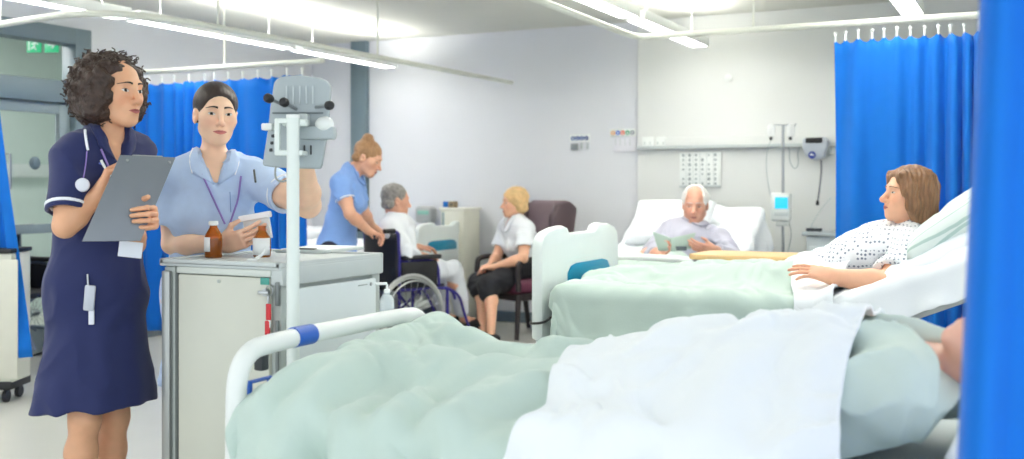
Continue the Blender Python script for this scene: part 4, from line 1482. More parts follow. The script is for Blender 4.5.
class Fig:
    def __init__(s, name, label, base, phi, skin=(224, 172, 142)):
        s.t = thing('person', label, 'person', base, 0)
        s.S = Sdf()
        s.skin = srgb3(skin)
        s.extra = []
        s.sk8 = skin

    # torso frame -------------------------------------------------
    def spine(s, pel, neck, front, wide=1.0, deep=1.0, female=False, shw=.165, sh=None, hips=1.0):
        s.pel, s.neck = np.asarray(pel), np.asarray(neck)
        s.up = unit(s.neck - s.pel)
        front = np.asarray(front)
        s.front = unit(front - s.up * np.dot(front, s.up))
        s.left = np.cross(s.up, s.front)
        s.R = np.stack([s.left, s.front, s.up], 1)
        s.wide, s.deep, s.female, s.hips = wide, deep, female, hips
        s.sh = sh if sh is not None else [s.neck - s.up * .055 - s.left * shw, s.neck - s.up * .055 + s.left * shw]
        return s

    def torso(s, S, e=0.0, k=.05, bust=True):
        w, d = s.wide, s.deep
        n, u, f = s.neck, s.up, s.front
        S.ell(n - u * .19 + f * .01, (.148 * w + e, .102 * d + e, .19 + e), s.R, k)
        S.cap(lerp(s.sh[0], s.sh[1], .09), lerp(s.sh[0], s.sh[1], .91), .054 * min(w, 1.1) + e, k=.07)
        for q in s.sh:
            S.cap(n + u * .015, lerp(n, q, .8) + u * .008, .043 + e * .8, .044 + e, k=.05)
        S.ell(lerp(s.pel, n, .36), (.122 * w + e, .09 * d + e, .17), s.R, .06)
        S.ell(s.pel, (.155 * s.hips + e, .108 * d + e, .125 + e), s.R, .06)
        if s.female and bust:
            for q in (-1, 1):
                S.ball(n - u * .215 + f * .075 * d + s.left * q * .07, .058 + e, .05)
        return S

    def arm(s, S, i, el, wr, e=0.0, th=1.0):
        sh = s.sh[i]
        S.chain([sh, lerp(sh, el, .5), el], [.049 * th + e, .044 * th + e, .036 * th + e], .025)
        S.chain([el, lerp(el, wr, .3), wr], [.035 * th + e, .038 * th + e, .0255 * th + e], .02)
        return S

    def leg(s, S, hip, kn, an, e=0.0, th=1.0, back=None):
        S.chain([hip, lerp(hip, kn, .5), kn], [.088 * th + e, .070 * th + e, .052 * th + e], .04)
        bk = -s.front * .022 if back is None else back
        S.chain([kn, lerp(kn, an, .3) + bk, an], [.050 * th + e, .053 * th + e, .033 * th + e], .03)
        return S

    def hand(s, S, wr, d, n, side, curl=(.25, .3, .3, .35), thumb=.5, sc=1.0, spread=.05, fr=.0082):
        """side 0 = right, 1 = left; d runs wrist to fingers, n leaves the palm"""
        d = unit(d)
        n = unit(n - d * np.dot(n, d))
        w = np.cross(d, n) if side == 0 else np.cross(n, d)
        wr = np.asarray(wr)
        R = np.stack([w, d, n], 1)
        S.box(wr + d * .05 * sc, (.037 * sc, .047 * sc, .0125 * sc), R, .012 * sc, .02)
        S.cap(wr, wr + d * .03 * sc, .024 * sc, .022 * sc, .025, flat=(n, .75))
        S.ball(wr + d * .03 * sc + w * .022 * sc + n * .006 * sc, .017 * sc, .02)
        ln = [(.040, .026, .020), (.045, .029, .021), (.041, .027, .020), (.031, .021, .018)]
        for i in range(4):
            off = (.028 - .0187 * i) * sc
            p = wr + d * (.092 - (.006 if i in (0,) else .012 if i == 3 else 0)) * sc + w * off
            a = 0.0
            dd = unit(d + w * spread * (1.5 - i))
            r = fr * sc * (.88 if i == 3 else 1)
            for j in range(3):
                a += curl[i][j] if isinstance(curl[i], tuple) else curl[i] * (1.0, 1.15, .8)[j]
                q = p + (dd * math.cos(a) + n * math.sin(a)) * ln[i][j] * sc
                S.cap(p, q, r * (1 - .06 * j), r * (.94 - .08 * j), .004)
                p = q
        p = wr + d * .028 * sc + w * .03 * sc + n * .004
        d1 = unit(d * .75 + w * .75 * (1 - thumb * .5) + n * thumb * .8)
        q = p + d1 * .042 * sc
        S.cap(p, q, .0125 * sc, .0105 * sc, .012)
        d2 = unit(d * .95 + w * .15 + n * thumb)
        q2 = q + d2 * .032 * sc
        S.cap(q, q2, .010 * sc, .0078 * sc, .004)
        s.extra.append((wr + d * .1 * sc, .1 * sc))

    # head ----------------------------------------------------------
    def head(s, c, f, u=UP, sc=1.0, male=False, neck_r=.05, jaw=1.0, nose=1.0, eyes=True, ear=True, cheek=1.0):
        f = unit(f)
        u = unit(np.asarray(u) - f * np.dot(u, f))
        r = np.cross(f, u)
        s.hc, s.hR, s.hs = np.asarray(c, float), np.stack([r, f, u], 1), sc
        H = s.H
        S = s.S
        E = lambda c, rr, k=.02, mode='u': S.ell(H(*c), np.array(rr) * sc, s.hR, k * sc, mode)
        B = lambda c, rr, k=.02, mode='u': S.ball(H(*c), rr * sc, k * sc, mode)
        K = lambda a, b, ra, rb=None, k=.02, mode='u': S.cap(H(*a), H(*b), ra * sc, (ra if rb is None else rb) * sc, k * sc, mode)
        E((0, -.012, .030), (.075, .097, .085))
        E((0, .024, -.038), (.060, .064, .080), .03)
        for q in (-1, 1):
            K((q * .046 * jaw, .002, -.062), (q * .016, .064, -.100), .022 * jaw, .018, .03)
            B((q * .041, .050, -.026), .025 * cheek, .03)
        B((0, .069, -.101), .0165 * (1.2 if male else 1), .02)
        K((-.032, .078, .020), (.032, .078, .020), .012 * (1.15 if male else 1), None, .02)
        for q in (-1, 1):
            B((q * .032, .103, -.002), .021, .012, 's')
            B((q * .032, .0685, -.003), .0145, .006)
        K((0, .086, .008), (0, .106 + .006 * nose, -.034), .0075, .0105 * nose, .014)
        B((0, .108 + .004 * nose, -.037), .0105 * nose, .008)
        for q in (-1, 1):
            B((q * .0125, .098, -.040), .0082 * nose, .007)
        E((0, .078, -.068), (.026, .017, .022), .02)
        K((-.017, .086, -.0665), (-.004, .0965, -.0635), .0042, .0055, .006)
        K((.017, .086, -.0665), (.004, .0965, -.0635), .0042, .0055, .006)
        K((-.013, .089, -.0745), (.013, .089, -.0745), .0068, None, .006)
        K((-.02, .1, -.0692), (.02, .1, -.0692), .0035, None, .005, 's')
        if ear:
            for q in (-1, 1):
                E((q * .0765, -.012, -.012), (.010, .019, .032), .008)
                B((q * .089, -.006, -.012), .012, .006, 's')
        nb = s.neck
        S.cap(nb - s.up * .02, H(0, -.028, -.055), neck_r * 1.1, neck_r, .03)
        return s

    def H(s, x, y, z):
        return s.hc + s.hR @ (V(x, y, z) * s.hs)

    def facepatch(s, name, fn, nu, nv, col, material, lift=.0008, back=.2):
        """fn(u, v) -> (x, z) in the face; the sheet is laid on the skin, looking from the front"""
        uv = [(i / (nu - 1), j / (nv - 1)) for i in range(nu) for j in range(nv)]
        xz = np.array([fn(*q) for q in uv])
        d = -s.hR[:, 1]
        o = s.hc + (np.stack([xz[:, 0], np.full(len(xz), back), xz[:, 1]], 1) * s.hs) @ s.hR.T
        ts = np.linspace(0.03, .2, 120) * s.hs
        pts = (o[:, None, :] + ts[None, :, None] * d).reshape(-1, 3)
        e = s.S.ev(pts).reshape(len(o), -1)
        w = np.maximum(np.argmax(e < 0, 1), 1)
        ii = np.arange(len(o))
        e0, e1 = e[ii, w - 1], e[ii, w]
        t = ts[w - 1] + (ts[w] - ts[w - 1]) * np.clip(e0 / (e0 - e1 + 1e-9), 0, 1)
        p = o + (t - lift)[:, None] * d
        f = np.array([(i * nv + j, (i + 1) * nv + j, (i + 1) * nv + j + 1, i * nv + j + 1) for i in range(nu - 1) for j in range(nv - 1)])
        me = pydata(name, p, f)
        a = me.color_attributes.new('Tint', 'FLOAT_COLOR', 'POINT')
        c = np.ones((len(p), 4), np.float32)
        c[:, :3] = np.array([col(*q) for q in uv])
        a.data.foreach_set('color', c.ravel())
        ob = link_mesh(name, me, material, s.t, True)
        md = ob.modifiers.new('Solidify', 'SOLIDIFY')
        md.thickness = .0006
        md.offset = -1
        return ob

    def features(s, iris=(52, 34, 24), brow=(60, 44, 34), lips=(178, 98, 92), look=0.0, openness=1.0, browz=.0, gaze=0.0, browt=1.0, lipw=1.0):
        wh, ir, lash = srgb3((228, 224, 220)), srgb3(iris), srgb3((38, 28, 24))
        pup = srgb3((14, 10, 10))
        for q in (-1, 1):
            ex, ez = q * .032, -.002

            def ef(u, v, q=q, ex=ex, ez=ez):
                x = -1 + 2 * u
                hu, hl = .0058 * openness, .0042 * openness
                k = (1 - x * x) ** .75 if abs(x) < 1 else 0
                z = (hu * k) * v - (hl * k) * (1 - v)
                return ex + x * .0145, ez + z + .0012 * x * q

            def ec(u, v, q=q):
                x = (-1 + 2 * u) * .0145
                z = (.0058 * v - .0042 * (1 - v)) * openness
                dd = math.hypot(x - gaze, z - look)
                if v > .86:
                    return lash
                if dd < .0026:
                    return pup
                if dd < .0060:
                    return ir
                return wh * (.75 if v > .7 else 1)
            s.facepatch('eye', ef, 29, 13, ec, EYEM, .0012)

            def bf(u, v, q=q):
                x = .012 + .040 * u
                z = .0205 + browz + .0065 * math.sin(PI * min(u * .8 + .08, 1)) - .004 * u
                th = .0052 * (1 - .75 * u) * browt
                return q * x, z + (v - .5) * th
            s.facepatch('eyebrow', bf, 16, 5, lambda u, v: srgb3(brow), BROWM, .0012)

        def lf(u, v):
            x = -1 + 2 * u
            k = max(1 - abs(x) ** 1.8, 0)
            up = .0062 * k * (1 - .22 * math.exp(-(x / .16) ** 2))
            lo = .0088 * k
            z = up * (2 * v - 1) if v > .5 else -lo * (1 - 2 * v)
            return x * .0225 * lipw, -.0690 + z * (.5 + .5 * lipw)

        lc, lm = srgb3(lips), srgb3([x * .55 for x in lips])
        s.facepatch('lips', lf, 25, 11, lambda u, v: lm if abs(v - .5) < .06 else lc, BROWM, .0008)

    def tint(s, v):
        c = np.tile(s.skin, (len(v), 1))
        n = fbm(v * 40, 2)[:, None] * .03
        c = c * (1 + n)
        if hasattr(s, 'hc'):
            h = ((v - s.hc) @ s.hR) / s.hs
            for q in (-1, 1):
                m = np.exp(-(((h[:, 0] - q * .042) / .022) ** 2 + ((h[:, 2] + .03) / .022) ** 2)) * (h[:, 1] > .02)
                c = c * (1 - m[:, None] * np.array([.0, .10, .10], np.float32))
            m = np.exp(-((h[:, 0] / .014) ** 2 + ((h[:, 2] + .036) / .014) ** 2)) * (h[:, 1] > .08)
            c = c * (1 - m[:, None] * np.array([.0, .08, .08], np.float32))
        for p, r in s.extra:
            m = np.exp(-(((v - p) ** 2).sum(1) / (r * r * .5)))
            c = c * (1 - m[:, None] * np.array([.0, .07, .06], np.float32))
        return c

    def finish(s, res, name='body'):
        return s.S.build(name, SKIN, s.t, res, s.tint)

    def onpx(s, S, pts, D0, lift=.004):
        """points of S seen at the given places, marching out from D0 metres"""
        out = []
        for px, py in pts:
            r = unit(ray(px, py))
            q = S.hit(P(px, py, D0), r, .8)
            out.append(q - r * lift)
        return out

    # laying things on a garment --------------------------------------
    def onto(s, S, pts, d, lift=.004, reach=.3):
        """points dropped on the surface of S along -d"""
        d = unit(d)
        out = []
        for p in pts:
            p = np.asarray(p, float)
            q = S.hit(p + d * reach, -d, reach * 2)
            out.append(q + d * lift)
        return out


def sub(S, T, k=.01):
    """unions a finished implicit shape into another"""
    S.ops.append(('sub', 'u', k, T))


_one = Sdf.one


def _one2(op, p):
    if op[0] == 'sub':
        return op[3].ev(p)
    return _one(op, p)


Sdf.one = staticmethod(_one2)
_bounds = Sdf.bounds


def _bounds2(s):
    lo, hi = np.full(3, 1e9), np.full(3, -1e9)
    o2 = s.ops
    s.ops = [o for o in o2 if o[0] != 'sub']
    if any(o[1] == 'u' for o in s.ops):
        lo, hi = _bounds(s)
    for o in o2:
        if o[0] == 'sub':
            a, b = _bounds2(o[3])
            lo, hi = np.minimum(lo, a), np.maximum(hi, b)
    s.ops = o2
    return lo, hi


Sdf.bounds = _bounds2


def cloth_noise(amp, freq, seed=0.0, stretch=None):
    M = np.array([1, 1, 1] if stretch is None else stretch, np.float32) * freq

    def f(p):
        q = p * M + seed
        w = np.stack([vnoise(q * .6 + 3), vnoise(q * .6 + 9), vnoise(q * .6 + 21)], -1) * .8
        return (np.abs(fbm(q + w, 2)) - .35) * amp
    return f


def sleeve(sh, el, t, r0, r1, flare=.004, hollow=.010):
    """short sleeve: tapered tube cut square at fraction t of the upper arm, open below"""
    T = Sdf()
    e = lerp(sh, el, t)
    T.cap(sh, lerp(sh, el, t + .2), r0, r1 + flare, .01)
    T.cap(lerp(sh, el, t - .10), lerp(sh, el, t + .3), r1 - hollow, r1 - hollow * .6, .004, 's')
    T.plane(e, np.asarray(el) - np.asarray(sh), .004)
    return T


def band(S, c, n, w, lift=.002):
    """ring of piping: the slice of S between two planes, slightly proud"""
    T = Sdf()
    T.ops = list(S.ops)
    T.post = list(S.post) + [lambda p: np.full(len(p), -lift, np.float32)]
    n = unit(n)
    T.post.append(lambda p: 0)
    U = Sdf()
    U.ops = [('sub', 'u', .001, T)]
    U.plane(np.asarray(c) + n * w, n, .002)
    U.plane(np.asarray(c) - n * w, -n, .002)
    return U


def pillow(name, label, c, ax, ay, az, w, h, t, material, seed=0, group=None, puff=.4, sag=None, n=34):
    """a stuffed pillow lying in the plane ax, ay"""
    ax, ay, az = unit(ax), unit(ay), unit(az)

    def side(sg):
        def fn(u, v):
            a, b = 2 * u - 1, 2 * v - 1
            k = max((1 - a ** 4) * (1 - b ** 4), 0) ** puff
            x = a * w / 2 * (1 - .05 * (1 - b * b))
            y = b * h / 2 * (1 - .05 * (1 - a * a))
            q = np.array([[x * 9 + seed, y * 9, sg * 3.0]], np.float32)
            z = sg * t / 2 * k + float(fbm(q, 3)[0]) * .010 * k
            if sag:
                z += sag(a, b)
            return np.asarray(c) + ax * x + ay * y + az * z
        return fn
    m = MB()
    m.grid(side(1), n, n)
    m.grid(side(-1), n, n, flip=True)
    me = pydata(name, m.v, m.f)
    bm = bmesh.new()
    bm.from_mesh(me)
    bmesh.ops.remove_doubles(bm, verts=bm.verts, dist=.0006)
    bmesh.ops.recalc_face_normals(bm, faces=bm.faces)
    bm.to_mesh(me)
    bm.free()
    o = link_mesh(name, me, material, None)
    lo = np.min(np.array(m.v), axis=0)
    cc = Vector((float(c[0]), float(c[1]), float(lo[2])))
    me.transform(Matrix.Translation(-cc))
    o.location = cc
    return tag(o, label, 'pillow', group)
# ------------------------------------------------------------------ materials for clothes
NAVY = mat('navy_uniform', rgb(26, 37, 90), .75, var=.05, scale=30, sheen=.15, bump=.05, bscale=500)
SKYB = mat('pale_blue_uniform', rgb(190, 211, 243), .75, var=.03, scale=40, sheen=.1, bump=.05, bscale=500)
SKYB2 = mat('mid_blue_uniform', rgb(126, 164, 226), .75, var=.03, scale=40, sheen=.1, bump=.05, bscale=500)
PIPING = mat('white_piping', rgb(240, 243, 250), .6, var=.01)
HAIRD = mat('dark_brown_curls', rgb(62, 45, 37), .45, var=.5, scale=55, bump=.5, bscale=160)
HAIRB = mat('brown_black_hair', rgb(46, 32, 28), .38, var=.25, scale=14, vec='Object', stretch=(6, 6, 1.5), bump=.2, bscale=90)
LILAC = mat('lilac_cord', rgb(150, 128, 200), .6)


def thin(pts, r, name, m, par, n=8, smooth=1):
    return MB().tube(pts, r, n, smooth=smooth).build(name, m, par)


def strip(S, A, B, d, lift, name, m, par, solid=.003, n=10):
    """a strip of cloth laid between two polylines on S"""
    k = len(A)
    rows = []
    for i in range(n + 1):
        t = i / n * (k - 1)
        j = min(int(t), k - 2)
        f_ = t - j
        rows.append((lerp(A[j], A[j + 1], f_), lerp(B[j], B[j + 1], f_)))
    pts = []
    for a, b in rows:
        pts += [lerp(a, b, w) for w in (0, .33, .67, 1)]
    d = unit(d)
    o = np.array(pts) + d * .25
    ts = np.linspace(0, .5, 260)
    q = (o[:, None, :] - ts[None, :, None] * d).reshape(-1, 3)
    e = S.ev(q).reshape(len(o), -1)
    w = np.argmax(e < 0, 1)
    hitd = np.where(e[np.arange(len(o)), w] < 0, ts[w], .25)
    p = o - (hitd - lift)[:, None] * d
    f = [(i * 4 + j, (i + 1) * 4 + j, (i + 1) * 4 + j + 1, i * 4 + j + 1) for i in range(n) for j in range(3)]
    return MB().add(p, f).build(name, m, par, solid=solid, sharp=60)


# ------------------------------------------------------------------ nurse in navy with the clipboard
base = P(98, 186, 3.6) * V(1, 1, 0)
F1 = Fig('person', 'nurse in a navy dress with a big curly afro, holding a grey clipboard and writing', base, 48, (228, 174, 138))
tf = hd(48)
pel, neck = P(96, 284, 3.62), P(106, 139, 3.62)
F1.spine(pel, neck, tf, wide=1.0, female=True, sh=[P(72, 158, 3.50), P(137, 155, 3.74)], hips=1.02)
S = F1.S
F1.torso(S, -.004)
elR, wrR = P(65, 226, 3.40), P(99, 194, 3.46)
elL, wrL = P(134, 244, 3.66), P(133, 220, 3.447)
F1.arm(S, 0, elR, wrR, th=1.02)
F1.arm(S, 1, elL, wrL)
cbn = hd(46, 18)           # way the board's back faces
F1.hand(S, wrR, P(111, 166, 3.46) - wrR, RV * .8 + FV * .2 - UP * .4, 0, (.55, .7, .75, .8), .6)
F1.hand(S, wrL, RV * .86 - FV * .40 + UP * .10, -FV * .86 - RV * .45, 1, [(1.25, 1.30, .12)] * 4, .3, sc=1.08, spread=.05)
knR, knL = P(85, 420, 3.54), P(114, 417, 3.68)
anR, anL = P(82, 533, 3.56), P(113, 527, 3.72)
hipR, hipL = pel - F1.left * .075 - UP * .05, pel + F1.left * .075 - UP * .05
F1.leg(S, hipR, knR, anR, th=.93)
F1.leg(S, hipL, knL, anL, th=.93)
F1.head(P(115, 91, 3.60), hd(64, -1), UP, 1.0, neck_r=.044, nose=1.0, cheek=.98, jaw=.93)
F1.finish(.0034)
F1.features((44, 28, 20), (38, 26, 20), (178, 98, 92), gaze=.001, openness=1.2, browt=1.4, lipw=1.1)
# shoes
for a in (anR, anL):
    q = a * V(1, 1, 0)
    sd = Sdf().cap(q + UP * .045 - hd(48) * .04, q + UP * .035 + hd(48) * .13, .042, .036, .02, flat=(UP, .8)).cap(q + UP * .07, q + UP * .05, .04, .045, .03).plane(q + UP * .001, -UP)
    sd.build('shoe', BLACK, F1.t, .006)
# dress
D = Sdf()
F1.torso(D, .012)
hem = P(95, 408, 3.62)
D.cap(lerp(pel, neck, .22), hem - UP * .05, .122, .218, .09, flat=(F1.front, .86))
D.plane(P(95, 404, 3.62), unit(-UP * 1 + RV * .04), .006)
nk = neck + F1.up * .05
D.cap(neck - F1.up * .02, nk, .052, .060, .008, 's')
D.cap(neck + F1.front * .06 + F1.up * .03, neck + F1.front * .115 - F1.up * .10 + F1.left * .0, .046, .006, .01, 's')
slR = sleeve(F1.sh[0], elR, .80, .068, .062)
slL = sleeve(F1.sh[1], elL, .72, .066, .060)
sub(D, slR, .03)
sub(D, slL, .03)
hz = float(hem[2])


def pleats(p):
    h = ((p - pel) @ np.stack([F1.left, F1.front], 1).astype(np.float32))
    a = np.arctan2(h[:, 1], h[:, 0])
    t = np.clip((pel[2] + .05 - p[:, 2]) / .5, 0, 1)
    return (np.sin(a * 9 + 1) * .0025 + np.sin(a * 5 + 2) * .003) * t


D.post.append(pleats)
D.post.append(cloth_noise(.009, 9, 2.0, (1, 1, .7)))
dress = D.build('dress', NAVY, F1.t, .0045)
d_ = F1.front
# piping on the near sleeve, collar and lanyards
ax = unit(elR - F1.sh[0])
band(slR, lerp(F1.sh[0], elR, .72), ax, .0058, .0025).build('sleeve_piping', PIPING, dress, .0035)
ax2 = unit(elL - F1.sh[1])
n_, u_, l_, f_ = F1.neck, F1.up, F1.left, F1.front
cl = [n_ - l_ * .062 + u_ * .040 - f_ * .02, n_ - l_ * .070 + u_ * .01 + f_ * .03, n_ - l_ * .062 - u_ * .035 + f_ * .07]
ci = [n_ - l_ * .045 + u_ * .050 - f_ * .01, n_ - l_ * .030 + u_ * .02 + f_ * .05, n_ - l_ * .002 - u_ * .085 + f_ * .10]
strip(D, cl, ci, unit(f_ * 1 - l_ * .35 + u_ * .35), .006, 'collar', NAVY, dress, .004)
cl2 = [n_ + l_ * .062 + u_ * .040 - f_ * .02, n_ + l_ * .070 + u_ * .01 + f_ * .03, n_ + l_ * .062 - u_ * .035 + f_ * .07]
ci2 = [n_ + l_ * .045 + u_ * .050 - f_ * .01, n_ + l_ * .030 + u_ * .02 + f_ * .05, n_ + l_ * .002 - u_ * .085 + f_ * .10]
strip(D, cl2, ci2, unit(f_ + u_ * .35 + l_ * .3), .006, 'collar', NAVY, dress, .004)
vd = -FV
cp_ = F1.onpx(D, [(85, 130), (85.5, 136), (86.5, 143), (88, 150)], 3.2, .012)
thin(cp_, .0042, 'collar_piping', PIPING, dress)
ly = F1.onpx(D, [(87, 151), (86, 163), (84, 175), (83, 179)], 3.1, .006)
thin(ly, .0022, 'fob_cord', LILAC, dress)
fb_ = F1.onpx(D, [(82.5, 185)], 3.1, .010)[0]
MB().lathe([(0, -.006), (.020, -.006), (.023, 0), (.020, .006), (0, .007)], fb_, 24, from_z(hd(20))).build('fob_watch', mat('fob_white', rgb(226, 230, 240), .3), dress)
ly2 = F1.onpx(D, [(101, 149), (104, 156), (107, 163), (110, 170)], 3.1, .006)
thin(ly2, .0035, 'lanyard', LILAC, dress)
pk = F1.onpx(D, [(99, 163), (106, 166)], 3.1, .008)
thin(pk, .003, 'pocket_pen', mat('pen_blue', rgb(96, 120, 210), .4), dress)
# badge under the board and key reel on the skirt
bq = P(130.5, 249.5, 3.42)
MB().box(bq, (.075, .004, .052), rotz(YAW + .15) @ np.array([[.99, 0, .12], [0, 1, 0], [-.12, 0, .99]]), bevel=.002).build('name_badge', mat('badge_paper', rgb(222, 228, 238), .5), dress)
kp = F1.onpx(D, [(87.5, 274), (88, 284), (89.5, 298), (91.5, 317)], 3.0, .010)
thin([kp[0], kp[1], kp[2]], .0035, 'key_reel', CHROME, dress)
MB().box(kp[2], (.036, .012, .085), rotz(YAW) @ np.array([[.995, 0, .08], [0, 1, 0], [-.08, 0, .995]]), bevel=.006).build('alarm_fob', mat('fob_grey', rgb(190, 196, 208), .35), dress)
MB().box(kp[3], (.018, .008, .05), rotz(YAW), bevel=.002).build('fob_tag', mat('fob_white', rgb(226, 230, 240), .3), dress)
# afro
HR = Sdf()
rnd = np.random.RandomState(3)
H = F1.H
HR.ell(H(0, -.035, .018), (.112, .102, .106), F1.hR, .03)
HR.ell(H(0, -.06, -.05), (.108, .085, .085), F1.hR, .05)
cc_ = H(0, -.045, .02)
curls = MB()
for i in range(620):
    d3 = unit(rnd.normal(size=3))
    q = H(*(V(0, -.036, .004) + d3 * V(.112, .105, .111) * rnd.uniform(.93, 1.09)))
    h = (q - F1.hc) @ F1.hR
    if h[1] > .03 and h[2] < .066 - .25 * abs(h[0]) and abs(h[0]) < .066:
        continue
    if h[2] < -.135:
        continue
    HR.ball(q, rnd.uniform(.010, .019), .012)
for i in range(620):
    d3 = unit(rnd.normal(size=3))
    q = H(*(V(0, -.036, .004) + d3 * V(.115, .108, .114) * rnd.uniform(1.0, 1.12)))
    h = (q - F1.hc) @ F1.hR
    if (h[1] > .025 and h[2] < .085 - .2 * abs(h[0]) and abs(h[0]) < .078) or h[2] < -.135:
        continue
    a = unit(np.cross(d3, rnd.normal(size=3)))
    b_ = np.cross(d3, a)
    ph = rnd.uniform(0, 6.28)
    r = rnd.uniform(.005, .009)
    ds3 = F1.hR @ d3
    a, b_ = F1.hR @ a, F1.hR @ b_
    tw = unit(rnd.normal(size=3))
    curls.tube([q + (a * math.cos(ph + t) + b_ * math.sin(ph + t)) * r + (ds3 * .6 + tw * .8) * .0028 * t for t in np.linspace(0, 8, 15)], .0021, 4, caps=False)
for q in (-1, 1):
    HR.cap(H(q * .085, .01, .03), H(q * .092, -.005, -.075), .026, .03, .03)
HR.ell(H(0, .088, -.030), (.055, .074, .090), F1.hR, .010, 's')
HR.post.append(lambda p: fbm(p * 70, 2) * .004)
hair = HR.build('hair', HAIRD, F1.t, .0042)
curls.build('curls', HAIRD, hair, sharp=180)
MB().ball(H(-.082, -.004, -.058), .0055, 10).build('earring', CHROME, F1.t)

# clipboard and pen -------------------------------------------------
A = [P(120, 155, 3.40), P(175.5, 157.5, 3.50), P(140.5, 241, 3.36), P(82, 241.5, 3.26)]
bx, by = unit(A[1] - A[0]), unit(A[0] - A[3])
bz = unit(np.cross(bx, by))
by = np.cross(bz, bx)
cen = sum(A) / 4
ptsl = [((p - cen) @ bx, (p - cen) @ by) for p in (A[3], A[2], A[1], A[0])]
if np.dot(bz, -FV) < 0:
    bz = -bz
cb = thing('clipboard', 'grey clipboard seen from its back in the hands of the navy-dressed nurse', 'clipboard', cen)
MB().prism(ptsl, cen, bx, by, bz, .005, bevel=.0015).build('board', mat('clipboard_grey', rgb(128, 134, 142), .35, var=.03, metal=.3), cb)
tp = lerp(A[0], A[1], .5) - by * .012
MB().box(tp - bz * .008, (.10, .012, .035), np.stack([bx, bz, by], 1), bevel=.004).build('clip', CHROME, cb)
for t_ in (.12, .88):
    MB().lathe([(0, 0), (.005, 0), (.004, .003), (0, .003)], lerp(A[0], A[1], t_) - by * .018 + bz * .0025, 12, from_z(bz)).build('rivet', CHROME, cb)
MB().prism([(a_ * .92, b_ * .92 - .004) for a_, b_ in ptsl], cen - bz * .0035, bx, by, bz, .0015, bevel=.0005).build('paper', LABELM, cb)
pn = thing('pen', 'white pen in the writing hand of the navy-dressed nurse', 'pen', P(106, 168, 3.43))
MB().tube([P(112, 178, 3.44), P(104, 166, 3.43), P(101, 160, 3.425)], [.002, .0042, .0042], 8).build('barrel', WPLAST, pn)
MB().tube([P(112.6, 179, 3.44), P(112, 178, 3.44)], [.0008, .002], 8).build('nib', DGREY, pn)

# ------------------------------------------------------------------ nurse in pale blue behind the trolley
base = P(206, 186, 4.02) * V(1, 1, 0)
F2 = Fig('person', 'nurse in a pale blue tunic with dark hair pulled back, reaching for the monitor stand', base, 18, (246, 204, 174))
pel, neck = P(208, 292, 4.03), P(213, 163, 4.03)
F2.spine(pel, neck, hd(18), wide=1.0, female=True, sh=[P(171, 181, 3.98), P(255, 178, 4.05)])
S = F2.S
F2.torso(S, -.004)
elR, wrR = P(172, 244, 3.96), P(224, 244, 3.78)
elL, wrL = P(308, 205, 3.78), P(303, 163, 3.52)
F2.arm(S, 0, elR, wrR)
F2.arm(S, 1, elL, wrL, th=1.25)
F2.hand(S, wrR, P(250, 237, 3.73) - wrR, FV * .85 + UP * .3, 0, (.42, .45, .48, .52), .3, spread=.0)
F2.hand(S, wrL, P(299, 138, 3.43) - wrL, -FV * .9 - UP * .2, 1, (.2, .22, .25, .3), .5)
hipR, hipL = pel - F2.left * .085 - UP * .03, pel + F2.left * .085 - UP * .03
anR, anL = (P(0, 0, 1) * 0 + (hipR * V(1, 1, 0)) + UP * .08), ((hipL * V(1, 1, 0)) + UP * .08)
knR, knL = lerp(hipR, anR, .5) + F2.front * .01, lerp(hipL, anL, .5) + F2.front * .01
F2.leg(S, hipR, knR, anR)
F2.leg(S, hipL, knL, anL)
F2.head(P(216, 113.5, 4.0), hd(27, -4), unit(UP + RV * .03), .98, neck_r=.041, nose=.9, cheek=1.06, jaw=.92)
F2.finish(.0034)
F2.features((46, 30, 24), (62, 44, 36), (212, 126, 120), openness=1.1, gaze=.0015, browt=1.6, lipw=1.2)
for a in (anR, anL):
    q = a * V(1, 1, 0)
    sd = Sdf().cap(q + UP * .045 - hd(18) * .04, q + UP * .035 + hd(18) * .13, .042, .036, .02, flat=(UP, .8)).cap(q + UP * .07, q + UP * .05, .04, .045, .03).plane(q + UP * .001, -UP)
    sd.build('shoe', BLACK, F2.t, .006)
D = Sdf()
F2.torso(D, .014)
hem = pel * V(1, 1, 0) + UP * .52
D.cap(lerp(pel, neck, .2), hem - UP * .05, .125, .19, .09, flat=(F2.front, .85))
D.plane(hem, -UP, .006)
D.cap(neck - F2.up * .02, neck + F2.up * .06, .052, .062, .008, 's')
D.cap(neck + F2.front * .06 + F2.up * .03, neck + F2.front * .125 - F2.up * .095 + F2.left * .01, .046, .005, .01, 's')
slR = sleeve(F2.sh[0], elR, .70, .072, .066)
slL = sleeve(F2.sh[1], elL, .62, .072, .068)
sub(D, slR, .03)
sub(D, slL, .03)
D.post.append(cloth_noise(.010, 8, 5.0))
tun = D.build('tunic', SKYB, F2.t, .0045)
for sl, a, b, t_ in ((slR, F2.sh[0], elR, .655), (slL, F2.sh[1], elL, .57)):
    band(sl, lerp(a, b, t_), unit(b - a), .004, .0022).build('sleeve_piping', PIPING, tun, .0035)
n_, u_, l_, f_ = F2.neck, F2.up, F2.left, F2.front
for q in (-1, 1):
    co = [n_ + l_ * q * .064 + u_ * .038 - f_ * .02, n_ + l_ * q * .078 + u_ * .0 + f_ * .03, n_ + l_ * q * .066 - u_ * .055 + f_ * .07]
    ci = [n_ + l_ * q * .046 + u_ * .048 - f_ * .01, n_ + l_ * q * .034 + u_ * .015 + f_ * .05, n_ + l_ * (q * .004 + .01) - u_ * .085 + f_ * .10]
    c_ = strip(D, co, ci, unit(f_ + l_ * q * .3 + u_ * .35), .007, 'collar', SKYB, tun, .004)
    e = F2.onto(D, co, unit(f_ + l_ * q * .3 + u_ * .35), .010)
    thin(e, .0028, 'collar_piping', PIPING, c_)
vd = -FV
